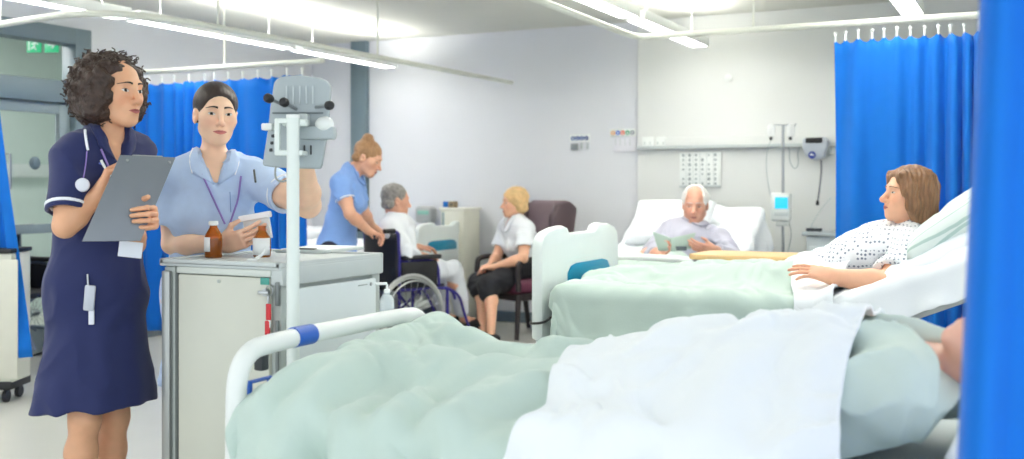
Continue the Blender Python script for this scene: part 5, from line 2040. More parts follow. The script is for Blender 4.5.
for a, b, c in (((202, 174), (213, 198), (225, 224)), ((241, 176), (238, 200), (229, 226))):
    pts = F2.onpx(D, [a, lerp(a, b, .5), b, lerp(b, c, .5), c], 3.6, .006)
    thin(pts, .0036, 'lanyard', LILAC, tun)
pts = F2.onpx(D, [(254, 170), (255.5, 182)], 3.6, .008)
thin(pts, .0038, 'shoulder_pen', DGREY, tun)
pts = F2.onpx(D, [(230, 192), (231, 215), (231.5, 240)], 3.6, .003)
thin(pts, .0016, 'front_seam', mat('seam_blue', rgb(128, 158, 206), .7), tun)
# swept-back hair
HR = Sdf()
H = F2.H
HR.ell(H(0, -.018, .036), (.083, .102, .088), F2.hR, .02)
HR.ell(H(0, -.10, .035), (.036, .034, .036), F2.hR, .02)
HR.cap(H(-.055, -.04, -.02), H(.055, -.04, -.02), .020, k=.03)
HR.ell(H(0, .104, -.020), (.075, .080, .085), F2.hR, .016, 's')
HR.ball(H(-.085, .0, -.012), .028, .01, 's').ball(H(.085, .0, -.012), .028, .01, 's')
HR.ell(H(0, .03, -.10), (.10, .10, .085), F2.hR, .02, 's')
HR.post.append(lambda p: np.sin(((p - F2.hc) @ F2.hR)[:, 0] * 420 + ((p - F2.hc) @ F2.hR)[:, 1] * 60) * .0003)
HR.build('hair', HAIRB, F2.t, .0034)
# the packet in her hand
pc = P(257, 226.5, 3.79)
pkt = thing('medicine_packet', 'white folded medicine packet held by the pale blue nurse over the trolley', 'packet', pc)
R_ = rotz(YAW - .15) @ np.array([[.985, 0, -.17], [0, 1, 0], [.17, 0, .985]])
MB().box(pc - R_ @ V(.0, -.004, .012), (.098, .018, .075), R_, bevel=.003).build('carton', LABELM, pkt)
MB().box(pc + R_ @ V(.004, -.012, .036), (.118, .03, .022), R_, bevel=.004).build('flap', mat('flap_white', rgb(250, 250, 252), .5), pkt)
# ------------------------------------------------------------------ the bending nurse by the wheelchair
HAIRL = mat('light_brown_hair', rgb(168, 126, 88), .45, var=.25, scale=16, stretch=(6, 6, 1.5), bump=.2, bscale=90)
HAIRG = mat('grey_hair', rgb(148, 145, 140), .5, var=.25, scale=40, bump=.3, bscale=120)
HAIRY = mat('blonde_hair', rgb(224, 186, 132), .5, var=.2, scale=20, bump=.2, bscale=100)
HAIRW = mat('white_hair', rgb(232, 228, 224), .5, var=.08, scale=40, bump=.2, bscale=120)
HAIRM = mat('streaked_brown_hair', rgb(134, 96, 66), .42, var=.42, scale=9, stretch=(9, 9, 1.2), bump=.25, bscale=80)
WSHIRT = mat('white_shirt', rgb(232, 236, 242), .75, var=.02, bump=.05, bscale=300)
DTROU = mat('dark_trousers', rgb(36, 40, 58), .8, var=.06)


def shoe(a, d, m, par, h=.075, res=.006):
    """a = ankle, d = way the toes point; the sole rests h below the ankle"""
    q = np.asarray(a) - UP * h
    d = unit(d * V(1, 1, 0))
    s_ = Sdf().cap(q + UP * .045 - d * .04, q + UP * .035 + d * .13, .042, .036, .02, flat=(UP, .8)).cap(q + UP * .06, q + UP * .045, .038, .042, .03).plane(q + UP * .002, -UP)
    return s_.build('shoe', m, par, res)


base = P(337, 186, 7.45) * V(1, 1, 0)
F3 = Fig('person', 'nurse in a mid-blue tunic with a fair bun, leaning forward to push the wheelchair', base, 88, (226, 172, 144))
pel, neck = P(336, 249, 7.48), P(351, 172, 7.46)
F3.spine(pel, neck, hd(86, -10), wide=.95, female=True, sh=[P(340, 184, 7.31), P(355, 184, 7.60)], hips=1.0)
S = F3.S
F3.torso(S, -.004)
wv = rotz(head_rz(WPHI))
WP = lambda x, y, z: V(WCH[0], WCH[1], 0) + wv @ V(x, y, z)
gR, gL = WP(.225, -.30, .95), WP(-.225, -.30, .95)
elR, wrR = P(350, 214, 7.24), P(368.5, 231, 7.42)
elL, wrL = P(364, 212, 7.72), P(372, 226, 7.90)
F3.arm(S, 0, elR, wrR, th=1.1)
F3.arm(S, 1, elL, wrL, th=1.1)
F3.hand(S, wrR, P(384, 236, 7.50) - wrR, -UP * .8 - RV * .2, 0, (.55, .6, .6, .6), .6, fr=.0095)
F3.hand(S, wrL, P(382, 233, 8.0) - wrL, -UP, 1, (.5, .5, .5, .5), .6, fr=.0095)
hips = [pel - F3.left * .085, pel + F3.left * .085]
ans = [(h_ * V(1, 1, 0)) + UP * .08 - RV * .02 for h_ in hips]
for h_, a_ in zip(hips, ans):
    F3.leg(S, h_, lerp(h_, a_, .5) + F3.front * .02, a_)
F3.head(P(368, 157.5, 7.48), hd(80, -26), UP, 1.03, neck_r=.046)
F3.finish(.006)
F3.features((70, 60, 52), (120, 90, 62), (196, 112, 108), openness=.6)
for a_ in ans:
    shoe(a_, hd(88), BLACK, F3.t)
D = Sdf()
F3.torso(D, .014)
hem = P(333, 262, 7.48)
D.cap(lerp(pel, neck, .2), hem - UP * .05, .12, .165, .09, flat=(F3.front, .9))
D.plane(hem - UP * .0, -UP, .006)
D.cap(neck - F3.up * .02, neck + F3.up * .06 + F3.front * .03, .050, .058, .008, 's')
D.cap(neck + F3.front * .06 + F3.up * .03, neck + F3.front * .12 - F3.up * .07, .04, .005, .01, 's')
sl = [sleeve(F3.sh[0], elR, .58, .070, .064), sleeve(F3.sh[1], elL, .58, .070, .064)]
for q in sl:
    sub(D, q, .03)
D.post.append(cloth_noise(.012, 8, 8.0))
tun = D.build('tunic', SKYB2, F3.t, .006)
band(sl[0], lerp(F3.sh[0], elR, .52), unit(elR - F3.sh[0]), .004, .0025).build('sleeve_piping', PIPING, tun, .004)
n_, u_, l_, f_ = F3.neck, F3.up, F3.left, F3.front
for q in (-1, 1):
    co = [n_ + l_ * q * .062 + u_ * .038 - f_ * .02, n_ + l_ * q * .075 + f_ * .03, n_ + l_ * q * .06 - u_ * .055 + f_ * .07]
    ci = [n_ + l_ * q * .046 + u_ * .048 - f_ * .01, n_ + l_ * q * .034 + u_ * .015 + f_ * .05, n_ + l_ * q * .004 - u_ * .085 + f_ * .10]
    strip(D, co, ci, unit(f_ + l_ * q * .3 + u_ * .35), .007, 'collar', SKYB2, tun, .005)
T = Sdf()
for h_, a_ in zip(hips, ans):
    F3.leg(T, h_, lerp(h_, a_, .5) + F3.front * .02, a_, .016)
T.build('trousers', DTROU, F3.t, .007)
HR = Sdf()
H = F3.H
HR.ell(H(0, -.018, .036), (.084, .104, .090), F3.hR, .02)
HR.ell(H(0, -.055, .118), (.045, .043, .038), F3.hR, .015)
HR.cap(H(-.06, -.06, -.03), H(.06, -.06, -.03), .03, k=.03)
HR.ell(H(0, .100, -.02), (.070, .075, .078), F3.hR, .012, 's')
HR.post.append(lambda p: fbm(p * 45, 2) * .003)
HR.build('hair', HAIRL, F3.t, .005)

# ------------------------------------------------------------------ grey-haired man in the wheelchair
F4 = Fig('person', 'grey-haired man in a white shirt sitting in the wheelchair, back half turned', V(WCH[0], WCH[1], 0), 125, (222, 168, 142))
pel, neck = WP(0, -.06, .60), P(396, 217, 8.16)
F4.spine(pel, neck, hd(WPHI - 6), wide=1.08, deep=1.1, sh=[P(389, 229, 8.02), P(407, 227, 8.36)])
S = F4.S
F4.torso(S, -.004)
elR, wrR = P(407, 253, 7.98), P(426, 257, 8.20)
elL, wrL = WP(-.26, .02, .76), WP(-.20, .28, .77)
F4.arm(S, 0, elR, wrR, th=1.15)
F4.arm(S, 1, elL, wrL, th=1.15)
F4.hand(S, wrR, P(437, 258, 8.32) - wrR, -UP, 0, (.35, .4, .4, .4), .4, fr=.0095)
F4.hand(S, wrL, WP(-.17, .4, .77) - wrL, -UP, 1, (.35, .4, .4, .4), .4, fr=.0095)
kn = [WP(.12, .40, .60), WP(-.12, .40, .60)]
an = [WP(.12, .50, .215), WP(-.12, .50, .215)]
hp = [WP(.09, -.02, .585), WP(-.09, -.02, .585)]
for i in (0, 1):
    F4.leg(S, hp[i], kn[i], an[i], back=WP(0, -.02, 0) - WP(0, 0, 0))
    d = unit(WP(0, 1, 0) - WP(0, 0, 0))
    S.chain([an[i] - UP * .02, an[i] - UP * .045 + d * .12], [.034, .024], .02)
F4.head(P(396, 200, 8.16), hd(112, -6), UP, 1.04, male=True, neck_r=.056)
F4.finish(.006)
D = Sdf()
F4.torso(D, .016)
D.cap(F4.neck - F4.up * .02, F4.neck + F4.up * .06, .058, .062, .008, 's')
D.plane(pel - UP * .06, -UP, .01)
for i, (e_, w_) in enumerate(((elR, wrR), (elL, wrL))):
    sub(D, Sdf().chain([F4.sh[i], lerp(F4.sh[i], e_, .6), e_, lerp(e_, w_, .55)], [.070, .062, .056, .046], .02).plane(lerp(e_, w_, .5), w_ - e_), .03)
D.post.append(cloth_noise(.014, 7, 4.0))
sh_ = D.build('shirt', WSHIRT, F4.t, .006)
T = Sdf()
T.ell(pel - UP * .01, (.17, .13, .11), F4.R, .05)
for i in (0, 1):
    T.chain([hp[i], lerp(hp[i], kn[i], .6), kn[i]], [.098, .085, .070], .04)
    T.chain([kn[i], lerp(kn[i], an[i], .55), lerp(kn[i], an[i], .88)], [.070, .066, .060], .03)
T.post.append(cloth_noise(.012, 8, 6.0))
T.build('trousers', mat('pale_trousers', rgb(208, 212, 220), .8, var=.03), F4.t, .006)
for i in (0, 1):
    d = unit(WP(0, 1, 0) - WP(0, 0, 0))
    q = an[i] - UP * .068
    Sdf().cap(q - d * .03, q + d * .13, .036, .034, .02, flat=(UP, .55)).cap(q + d * .06 + UP * .02, q + d * .12 + UP * .018, .034, .03, .02).build('slipper', BLACK, F4.t, .006)
HR = Sdf()
H = F4.H
HR.ell(H(0, -.022, .036), (.085, .106, .092), F4.hR, .02)
HR.cap(H(-.055, -.06, -.04), H(.055, -.06, -.04), .036, k=.03)
HR.ell(H(0, .105, -.03), (.080, .085, .095), F4.hR, .012, 's')
HR.ball(H(.085, .0, -.03), .03, .01, 's').ball(H(-.085, .0, -.03), .03, .01, 's')
HR.post.append(lambda p: fbm(p * 50, 2) * .006)
HR.build('hair', HAIRG, F4.t, .005)

# ------------------------------------------------------------------ blonde woman in the armchair
av = rotz(head_rz(APHI))
AP = lambda x, y, z: V(AC[0], AC[1], 0) + av @ V(x, y, z)
F5 = Fig('person', 'blonde woman in a white blouse and black skirt seated in the winged armchair', V(AC[0], AC[1], 0), -70, (232, 178, 148))
pel, neck = AP(0, -.06, .60), P(516.5, 219, 8.98)
F5.spine(pel, neck, hd(-66, 4), wide=1.12, deep=1.15, female=True, sh=[P(506, 229, 9.12), P(526, 229, 8.82)], hips=1.1)
S = F5.S
F5.torso(S, -.004)
elL, wrL = P(523, 258, 8.66), P(495, 267, 8.72)
elR, wrR = P(497, 256, 9.05), P(490, 266, 8.92)
F5.arm(S, 0, elR, wrR, th=1.15)
F5.arm(S, 1, elL, wrL, th=1.15)
F5.hand(S, wrL, P(482, 268, 8.76) - wrL, -UP, 1, (.3, .35, .4, .4), .4, fr=.0095)
F5.hand(S, wrR, P(481, 267, 8.78) - wrR, -UP, 0, (.3, .35, .4, .4), .4, fr=.0095)
hp = [AP(.09, 0, .57), AP(-.09, 0, .57)]
kn = [P(478, 283, 8.85), P(488, 286, 8.6)]
an = [at_z(483, 332, .085), at_z(491, 334.5, .085)]
for i in (0, 1):
    F5.leg(S, hp[i], kn[i], an[i], th=1.0, back=RV * .02)
F5.head(P(514, 202.5, 8.94), hd(-72, -2), UP, 1.0, neck_r=.05, jaw=1.02)
F5.finish(.006)
F5.features((70, 84, 96), (176, 140, 100), (200, 116, 110))
for a_ in an:
    shoe(a_, hd(-62), BLACK, F5.t, h=.08)
D = Sdf()
F5.torso(D, .018)
D.cap(F5.neck - F5.up * .02, F5.neck + F5.up * .06, .052, .06, .008, 's')
D.cap(F5.neck + F5.front * .06 + F5.up * .03, F5.neck + F5.front * .13 - F5.up * .10, .042, .006, .01, 's')
D.plane(pel - UP * .02, -UP, .01)
for i, e_ in enumerate((elR, elL)):
    sub(D, sleeve(F5.sh[i], e_, .68, .074, .070), .03)
D.post.append(cloth_noise(.012, 8, 3.0))
bl = D.build('blouse', WSHIRT, F5.t, .006)
n_, u_, l_, f_ = F5.neck, F5.up, F5.left, F5.front
for q in (-1, 1):
    co = [n_ + l_ * q * .064 + u_ * .035 - f_ * .02, n_ + l_ * q * .085 - u_ * .01 + f_ * .03, n_ + l_ * q * .06 - u_ * .075 + f_ * .07]
    ci = [n_ + l_ * q * .048 + u_ * .045 - f_ * .01, n_ + l_ * q * .034 + u_ * .01 + f_ * .05, n_ + l_ * q * .004 - u_ * .10 + f_ * .10]
    strip(D, co, ci, unit(f_ + l_ * q * .3 + u_ * .35), .008, 'collar', WSHIRT, bl, .005)
T = Sdf()
T.ell(pel - UP * .0, (.19, .15, .11), F5.R, .05)
for i in (0, 1):
    T.chain([hp[i], lerp(hp[i], kn[i], .6), kn[i]], [.105, .092, .076], .10)
T.cap(lerp(hp[0], hp[1], .5), lerp(kn[0], kn[1], .5) - UP * .02, .09, .07, .08)
T.chain([kn[0], lerp(kn[0], an[0], .16)], [.076, .075], .06)
T.chain([kn[1], lerp(kn[1], an[1], .16)], [.076, .075], .06)
T.post.append(cloth_noise(.010, 8, 7.0))
T.build('skirt', mat('black_skirt', rgb(30, 31, 38), .8, var=.06), F5.t, .006)
HR = Sdf()
H = F5.H
HR.ell(H(0, -.022, .040), (.096, .112, .098), F5.hR, .02)
HR.cap(H(-.05, -.065, -.05), H(.05, -.065, -.05), .042, k=.04)
for q in (-1, 1):
    HR.cap(H(q * .075, .0, .01), H(q * .074, -.02, -.06), .024, .022, .03)
HR.ell(H(0, .110, -.025), (.072, .075, .082), F5.hR, .012, 's')
HR.post.append(lambda p: fbm(p * 45, 2) * .005)
HR.build('hair', HAIRY, F5.t, .005)

# ------------------------------------------------------------------ the reading man
F6 = Fig('person', 'white-haired man in a pale shirt sitting up in bed reading a book', BED3.at(.75, 0, 0), -5, (222, 166, 142))
neck = P(693, 226, 7.66)
pel = V(-2.36, 7.14, .74)
F6.spine(pel, neck, hd(-4, 35), wide=1.12, deep=1.1, sh=[P(668, 240, 7.60), P(721, 240, 7.56)])
S = F6.S
F6.torso(S, -.004)
elR, wrR = P(652, 256, 7.26), P(655, 253, 7.03)
elL, wrL = P(733, 257, 7.22), P(712, 249, 7.00)
F6.arm(S, 0, elR, wrR, th=1.15)
F6.arm(S, 1, elL, wrL, th=1.15)
F6.hand(S, wrR, P(668, 249, 6.98) - wrR, UP * .5 - FV * .7 + RV * .4, 0, (.5, .55, .6, .6), .5, fr=.0098)
F6.hand(S, wrL, P(694, 247, 6.95) - wrL, UP * .5 + FV * .9, 1, (.35, .4, .4, .4), .5, fr=.0098)
hp = [pel - F6.left * .09, pel + F6.left * .09]
kn = [V(-2.48, 6.90, .72), V(-2.28, 6.90, .72)]
an = [V(-2.48, 6.62, .69), V(-2.28, 6.62, .69)]
for i in (0, 1):
    F6.leg(S, hp[i], kn[i], an[i], th=.8, back=UP * 0)
F6.head(P(695, 204, 7.62), hd(-14, -10), unit(UP + RV * .02), 1.12, male=True, neck_r=.058, nose=1.25, jaw=1.04)
F6.finish(.006)
F6.features((70, 76, 84), (214, 206, 198), (188, 122, 114), openness=.55, look=-.002)
D = Sdf()
F6.torso(D, .016)
D.cap(F6.neck - F6.up * .02, F6.neck + F6.up * .07, .060, .066, .008, 's')
D.cap(F6.neck + F6.front * .07 + F6.up * .03, F6.neck + F6.front * .125 - F6.up * .07, .038, .005, .01, 's')
for i, (e_, w_) in enumerate(((elR, wrR), (elL, wrL))):
    sub(D, Sdf().chain([F6.sh[i], lerp(F6.sh[i], e_, .6), e_, lerp(e_, w_, .8)], [.074, .064, .058, .046], .02).plane(lerp(e_, w_, .75), w_ - e_), .03)
D.post.append(cloth_noise(.016, 8, 1.0))
pj = D.build('shirt', mat('pale_lilac_shirt', rgb(186, 186, 202), .75, var=.03, bump=.05, bscale=200), F6.t, .006)
n_, u_, l_, f_ = F6.neck, F6.up, F6.left, F6.front
for q in (-1, 1):
    co = [n_ + l_ * q * .07 + u_ * .04 - f_ * .02, n_ + l_ * q * .09 + f_ * .03, n_ + l_ * q * .07 - u_ * .07 + f_ * .07]
    ci = [n_ + l_ * q * .054 + u_ * .05 - f_ * .01, n_ + l_ * q * .036 + u_ * .015 + f_ * .05, n_ + l_ * q * .004 - u_ * .085 + f_ * .10]
    strip(D, co, ci, unit(f_ + l_ * q * .3 + u_ * .35), .010, 'collar', MATS['pale_lilac_shirt'], pj, .006)
HR = Sdf()
H = F6.H
HR.ell(H(0, -.022, .036), (.096, .119, .1), F6.hR, .02)
HR.cap(H(-.055, -.05, -.03), H(.055, -.05, -.03), .034, k=.03)
HR.ell(H(0, .106, -.002), (.070, .096, .106), F6.hR, .012, 's')
HR.ell(H(0, .085, .055), (.064, .115, .12), F6.hR, .012, 's')
HR.ball(H(.085, .0, -.03), .03, .01, 's').ball(H(-.085, .0, -.03), .03, .01, 's')
HR.post.append(lambda p: fbm(p * 50, 2) * .004)
HR.build('hair', HAIRW, F6.t, .005)
# his book
bk0 = P(671, 243, 6.93)
bk = thing('book', 'open pale green book held up by the reading man', 'book', P(671, 252, 6.93))
COVER = mat('book_cover', rgb(176, 196, 186), .5, var=.02)
for px_, side in (((652.5, 231.5), (659, 250.5)), -1), (((696, 232.5), (689.5, 249)), 1):
    a, b_ = P(*px_[0], 7.02), P(*px_[1], 7.0)
    t0, t1 = P(671, 238, 6.93), P(672.5, 251.5, 6.92)
    cs = [t0, a, b_, t1]
    cen = sum(cs) / 4
    ex_ = unit(a - t0)
    ez_ = unit(np.cross(ex_, t0 - t1))
    ey_ = np.cross(ez_, ex_)
    if np.dot(ez_, FV) < 0:
        ez_, = (-ez_,)
    pl_ = [((p - cen) @ ex_, (p - cen) @ ey_) for p in cs]
    MB().prism(pl_, cen, ex_, ey_, ez_, .004, bevel=.001).build('cover', COVER, bk)
    MB().prism([(x * .95, y * .95) for x, y in pl_], cen + ez_ * .010, ex_, ey_, ez_, .014, bevel=.002).build('pages', LABELM, bk)
q = P(681, 248.5, 6.94)
MB().box(q, (.075, .004, .028), rotz(YAW), bevel=.001).build('cover_print', mat('print_grey', rgb(96, 106, 108), .5), bk)

# ------------------------------------------------------------------ dark-haired woman in the middle bed
GOWN = mat('dotted_gown', rgb(234, 237, 242), .75, var=.02)
nt = GOWN.node_tree
b_ = nt.nodes['Principled BSDF']
src = [l for l in nt.links if l.to_socket == b_.inputs['Base Color']][0].from_socket
tc = nt.nodes.new('ShaderNodeTexCoord')
vr = nt.nodes.new('ShaderNodeTexVoronoi')
vr.inputs['Scale'].default_value = 58
vr.inputs['Randomness'].default_value = .25
nt.links.new(tc.outputs['Object'], vr.inputs['Vector'])
lt_ = nt.nodes.new('ShaderNodeMath')
lt_.operation = 'LESS_THAN'
lt_.inputs[1].default_value = .30
nt.links.new(vr.outputs['Distance'], lt_.inputs[0])
mx = nt.nodes.new('ShaderNodeMix')
mx.data_type = 'RGBA'
nt.links.new(lt_.outputs[0], mx.inputs[0])
nt.links.new(src, mx.inputs[6])
mx.inputs[7].default_value = rgb(118, 130, 150)
nt.links.new(mx.outputs[2], b_.inputs['Base Color'])

F7 = Fig('person', 'brown-haired woman in a dotted white gown lying propped up in the middle bed', BED2.at(1.2, 0, 0), -88, (232, 178, 146))
neck = P(913, 234, 4.44)
pel = BED2.at(1.04, .02, .855)
F7.spine(pel, neck, unit(hd(-88) * .35 + UP * .94), wide=1.0, deep=.85, female=False, sh=[P(905, 243, 4.58), P(911, 253, 4.26)], hips=1.0)
S = F7.S
F7.torso(S, -.004)
elL, wrL = P(888, 284, 4.12), P(834, 277, 4.20)
elR, wrR = P(862, 262, 4.72), P(832, 258, 4.74)
F7.arm(S, 0, elR, wrR, th=1.15)
F7.arm(S, 1, elL, wrL, th=1.3)
F7.hand(S, wrL, P(806, 270, 4.24) - wrL, FV * .55 - UP * .7, 1, (.18, .2, .24, .28), .4)
F7.hand(S, wrR, P(808, 255, 4.76) - wrR, -UP, 0, (.2, .2, .2, .2), .4)
hp = [pel - F7.left * .09, pel + F7.left * .09]
kn = [BED2.at(.62, .16, .845), BED2.at(.66, -.06, .845)]
an = [BED2.at(.25, .16, .82), BED2.at(.27, -.08, .82)]
for i in (0, 1):
    F7.leg(S, hp[i], kn[i], an[i], th=.75, back=UP * 0)
    S.cap(an[i], an[i] + UP * .03 - BED2.u * .05, .034, .028, .02)
F7.head(P(908, 194, 4.44), hd(-86, 6), unit(UP + RV * .14), .96, neck_r=.05, nose=1.1, jaw=1.03)
F7.finish(.0042)
F7.features((74, 80, 84), (112, 80, 58), (186, 108, 100), openness=.8)
D = Sdf()
F7.torso(D, .016)
D.cap(F7.neck - F7.up * .0, F7.neck + F7.up * .08, .054, .066, .008, 's')
D.plane(pel - F7.up * .12, -F7.up, .01)
sub(D, sleeve(F7.sh[0], elR, .75, .078, .078), .03)
sub(D, sleeve(F7.sh[1], elL, .78, .080, .082, hollow=.030), .03)
D.post.append(cloth_noise(.014, 8, 9.0))
gw = D.build('gown', GOWN, F7.t, .005)
HR = Sdf()
H = F7.H
HR.ell(H(0, -.020, .036), (.088, .110, .092), F7.hR, .02)
HR.ell(H(0, -.075, -.05), (.080, .052, .085), F7.hR, .03)
for q in (-1, 1):
    HR.chain([H(q * .062, .055, .075), H(q * .082, .03, .02), H(q * .080, .005, -.05), H(q * .072, -.01, -.10)], [.022, .026, .030, .024], .02)
    HR.cap(H(q * .05, -.06, -.02), H(q * .055, -.06, -.115), .045, .034, .03)
HR.ell(H(0, .105, -.03), (.066, .070, .105), F7.hR, .012, 's')
HR.post.append(lambda p: (np.sin(((p - F7.hc) @ F7.hR)[:, 1] * 330 + vnoise(p * 25) * 3) * .0022 + fbm(p * 30, 2) * .003))
HR.build('hair', HAIRM, F7.t, .0045)

# ------------------------------------------------------------------ the patient under the sheet in the nearest bed
B1 = lambda u, v, z: BED1.at(u - .08, v, z - .045)
F8 = Fig('person', 'patient in a pale green gown lying in the nearest bed, head hidden by the curtain', BED1.at(1.4, 0, 0), 0, (236, 182, 160))
neck = B1(1.74, -.01, .895)
pel = B1(1.14, .0, .80)
F8.spine(pel, neck, unit(UP + BED1.v * .0), wide=1.1, deep=.98, sh=[B1(1.66, -.19, .87), B1(1.66, .19, .87)])
if np.dot(F8.left, F8.sh[1] - F8.sh[0]) < 0:
    F8.sh = F8.sh[::-1]
S = F8.S
F8.torso(S, -.004)
ins = []
for i in (0, 1):
    sg = 1 if F8.sh[i] @ BED1.v > F8.neck @ BED1.v else -1
    e_, w_ = B1(1.38, sg * .24, .775), B1(1.16, sg * .17, .785)
    F8.arm(S, i, e_, w_)
    F8.hand(S, w_, -BED1.u, -UP, i, (.2, .2, .2, .2), .3)
    hh = B1(1.10, sg * .09, .79)
    k_, a_ = B1(.70, sg * .10, .775), B1(.32, sg * .10, .755)
    F8.leg(S, hh, k_, a_, th=.9, back=UP * 0)
    S.cap(a_, a_ + UP * .05 - BED1.u * .04, .034, .026, .02)
    ins.append((e_, w_))
F8.head(B1(1.885, -.10, .975), unit(UP * .55 - BED1.u * .35 + BED1.v * .3), unit(BED1.u), 1.02, male=True)
F8.finish(.006)
F8.features((70, 60, 52), (120, 100, 84), (196, 120, 112), openness=.3)
D = Sdf()
F8.torso(D, .022)
D.cap(F8.neck, F8.neck + F8.up * .08, .058, .064, .008, 's')
for i in (0, 1):
    sub(D, sleeve(F8.sh[i], ins[i][0], .8, .084, .082), .03)
D.post.append(cloth_noise(.055, 6, 12.0))
D.build('gown', mat('pale_green_gown', rgb(208, 223, 215), .75, var=.02, bump=.05, bscale=200), F8.t, .006)
HR = Sdf()
H = F8.H
HR.ell(H(0, -.022, .036), (.084, .104, .090), F8.hR, .02)
HR.ell(H(0, .105, -.03), (.076, .08, .095), F8.hR, .012, 's')
HR.build('hair', HAIRG, F8.t, .006)
# ------------------------------------------------------------------ blankets, sheets, pillows
MINT = mat('mint_blanket', rgb(193, 211, 203), .9, var=.025, scale=6, sheen=.2, bump=.12, bscale=180)
SHEET = mat('white_sheet', rgb(238, 242, 246), .8, var=.012, scale=5, bump=.05, bscale=120)


def cover(name, label, cat, bed, u0, u1, vw, drop, base, humps, material, seed=0, wr=.012, footdrop=0.0, flare=.10, slope=None, nu=110, nv=130,
          thick=.012, v0=None, v1=None, edge=None, rise=None, fold=.02, group=None, ridges=()):
    """cloth over a bed: humps = [(u, v, height above base, spread)...] joined capsule-like; it bends over the sides and the foot"""
    a0 = u0 - footdrop
    lo = -vw / 2 - drop if v0 is None else v0
    hi = vw / 2 + drop if v1 is None else v1
    uu = np.linspace(a0, u1, nu)
    vv = np.linspace(lo, hi, nv)
    A, B_ = np.meshgrid(uu, vv, indexing='ij')
    if edge is not None:
        # the far-from-foot or near edge follows edge(v) -> u limits
        e0, e1 = edge(B_)
        A = e0 + (A - a0) / (u1 - a0) * (e1 - e0)
    half = vw / 2
    ex = np.maximum(u0 - A, 0)
    ey = np.maximum(np.abs(B_) - half, 0)
    e = np.sqrt(ex ** 2 + ey ** 2) + 1e-9
    dx, dy = -ex / e, np.sign(B_) * ey / e
    bu, bv = np.maximum(A, u0), np.clip(B_, -half, half)
    h = np.zeros_like(A)
    for c in humps:
        (ua, va, ha), (ub, vb, hb), wd = c
        ba = np.array([ub - ua, vb - va])
        L2 = ba @ ba + 1e-9
        t = np.clip(((bu - ua) * ba[0] + (bv - va) * ba[1]) / L2, 0, 1)
        d = np.hypot(bu - ua - t * ba[0], bv - va - t * ba[1])
        hh = (ha + (hb - ha) * t) * np.exp(-(d / wd) ** 2 * .9)
        k = .03
        m = np.maximum(k - np.abs(h - hh), 0) / k
        h = np.maximum(h, hh) + m * m * k * .25
    pz = base + h + (slope(bu) if slope else 0)
    # wrinkles
    q = np.stack([A * 3.2 + seed, B_ * 3.6 + .6 * A, A * 0 + seed], -1)
    w = fbm(q, 2)
    q2 = np.stack([A * 5 + B_ * 2.2 + w * .9 + seed, B_ * 4 - A * 1.5 + w * .7, A * 0 + seed * 2], -1)
    rid = (1 - np.abs(fbm(q2, 3))) ** 2
    r = .045
    s_ = np.minimum(e, r * PI / 2)
    bend = r * np.sin(s_ / r)
    down = r * (1 - np.cos(s_ / r)) + np.maximum(e - r * PI / 2, 0)
    tl = np.clip(down / .2, 0, 1)
    per = bu * 1.0 + np.arctan2(dy, -dx + 1e-6) * .25
    wav = (np.sin(per * 21 + seed + 1.5 * w) + .6 * np.sin(per * 37 + 2 * seed)) * fold * tl
    out_ = bend + tl * flare * down + wav * (e > 1e-6)
    U_ = bu + dx * out_
    V_ = bv + dy * out_
    Z_ = pz - down * .985 + (rid - .5) * wr * (1 - .4 * tl)
    U_ = U_ + (rid - .5) * wr * .4 * tl * dx
    V_ = V_ + (rid - .5) * wr * .8 * tl * dy
    for ua, va, ub, vb, am, wd in ridges:
        ba = np.array([ub - ua, vb - va])
        t = np.clip(((A - ua) * ba[0] + (B_ - va) * ba[1]) / (ba @ ba), 0, 1)
        d = np.hypot(A - ua - t * ba[0] + .02 * w, B_ - va - t * ba[1])
        g = am * np.exp(-(d / wd) ** 2) * np.minimum(1, 4 * t + .1)
        Z_ = Z_ + g * (1 - .8 * tl)
        U_ = U_ + g * tl * dx
        V_ = V_ + g * tl * dy
    if rise is not None:
        Z_ = Z_ + rise(bu, bv)
    pts = bed.o + U_[..., None] * bed.u + V_[..., None] * bed.v + Z_[..., None] * UP
    pts = pts.reshape(-1, 3)
    i, j = np.meshgrid(np.arange(nu - 1), np.arange(nv - 1), indexing='ij')
    i, j = i.ravel(), j.ravel()
    f = np.stack([i * nv + j, (i + 1) * nv + j, (i + 1) * nv + j + 1, i * nv + j + 1], 1)
    c = bed.at((u0 + u1) / 2, 0, float(pts[:, 2].min()))
    me = pydata(name, pts - c, f)
    o = link_mesh(name, me, material)
    o.location = c
    md = o.modifiers.new('Solidify', 'SOLIDIFY')
    md.thickness = thick
    md.offset = 1
    md2 = o.modifiers.new('Subsurf', 'SUBSURF')
    md2.levels = md2.render_levels = 1
    return tag(o, label, cat, group)


# nearest bed
h1 = [((.15, -.30, .115), (.15, .28, .165), .14), ((.22, .18, .145), (.62, .13, .125), .15), ((.26, -.10, .125), (.70, -.10, .13), .14), ((.70, -.1, .13), (1.15, -.08, .17), .22),
      ((.62, .12, .125), (1.15, .08, .18), .22), ((1.1, 0, .18), (1.40, .0, .235), .30), ((1.40, 0, .235), (1.66, .02, .255), .34)]
cover('blanket', 'mint green blanket draped over the feet end of the nearest bed', 'blanket', BED1, .045, 1.30, .90, .46, .685, h1, MINT, seed=1.3, wr=.034, footdrop=.05, flare=.16, fold=.05,
      ridges=[(.12, -.10, .06, -.9, .030, .032), (.22, -.16, .20, -.9, .034, .034), (.33, -.20, .35, -.9, .030, .030), (.46, -.24, .50, -.9, .030, .04), (.60, -.16, .66, -.9, .03, .045), (.30, .25, .16, -.30, .016, .03), (.70, .2, .45, -.35, .02, .04), (.95, .1, .62, -.45, .022, .04)])
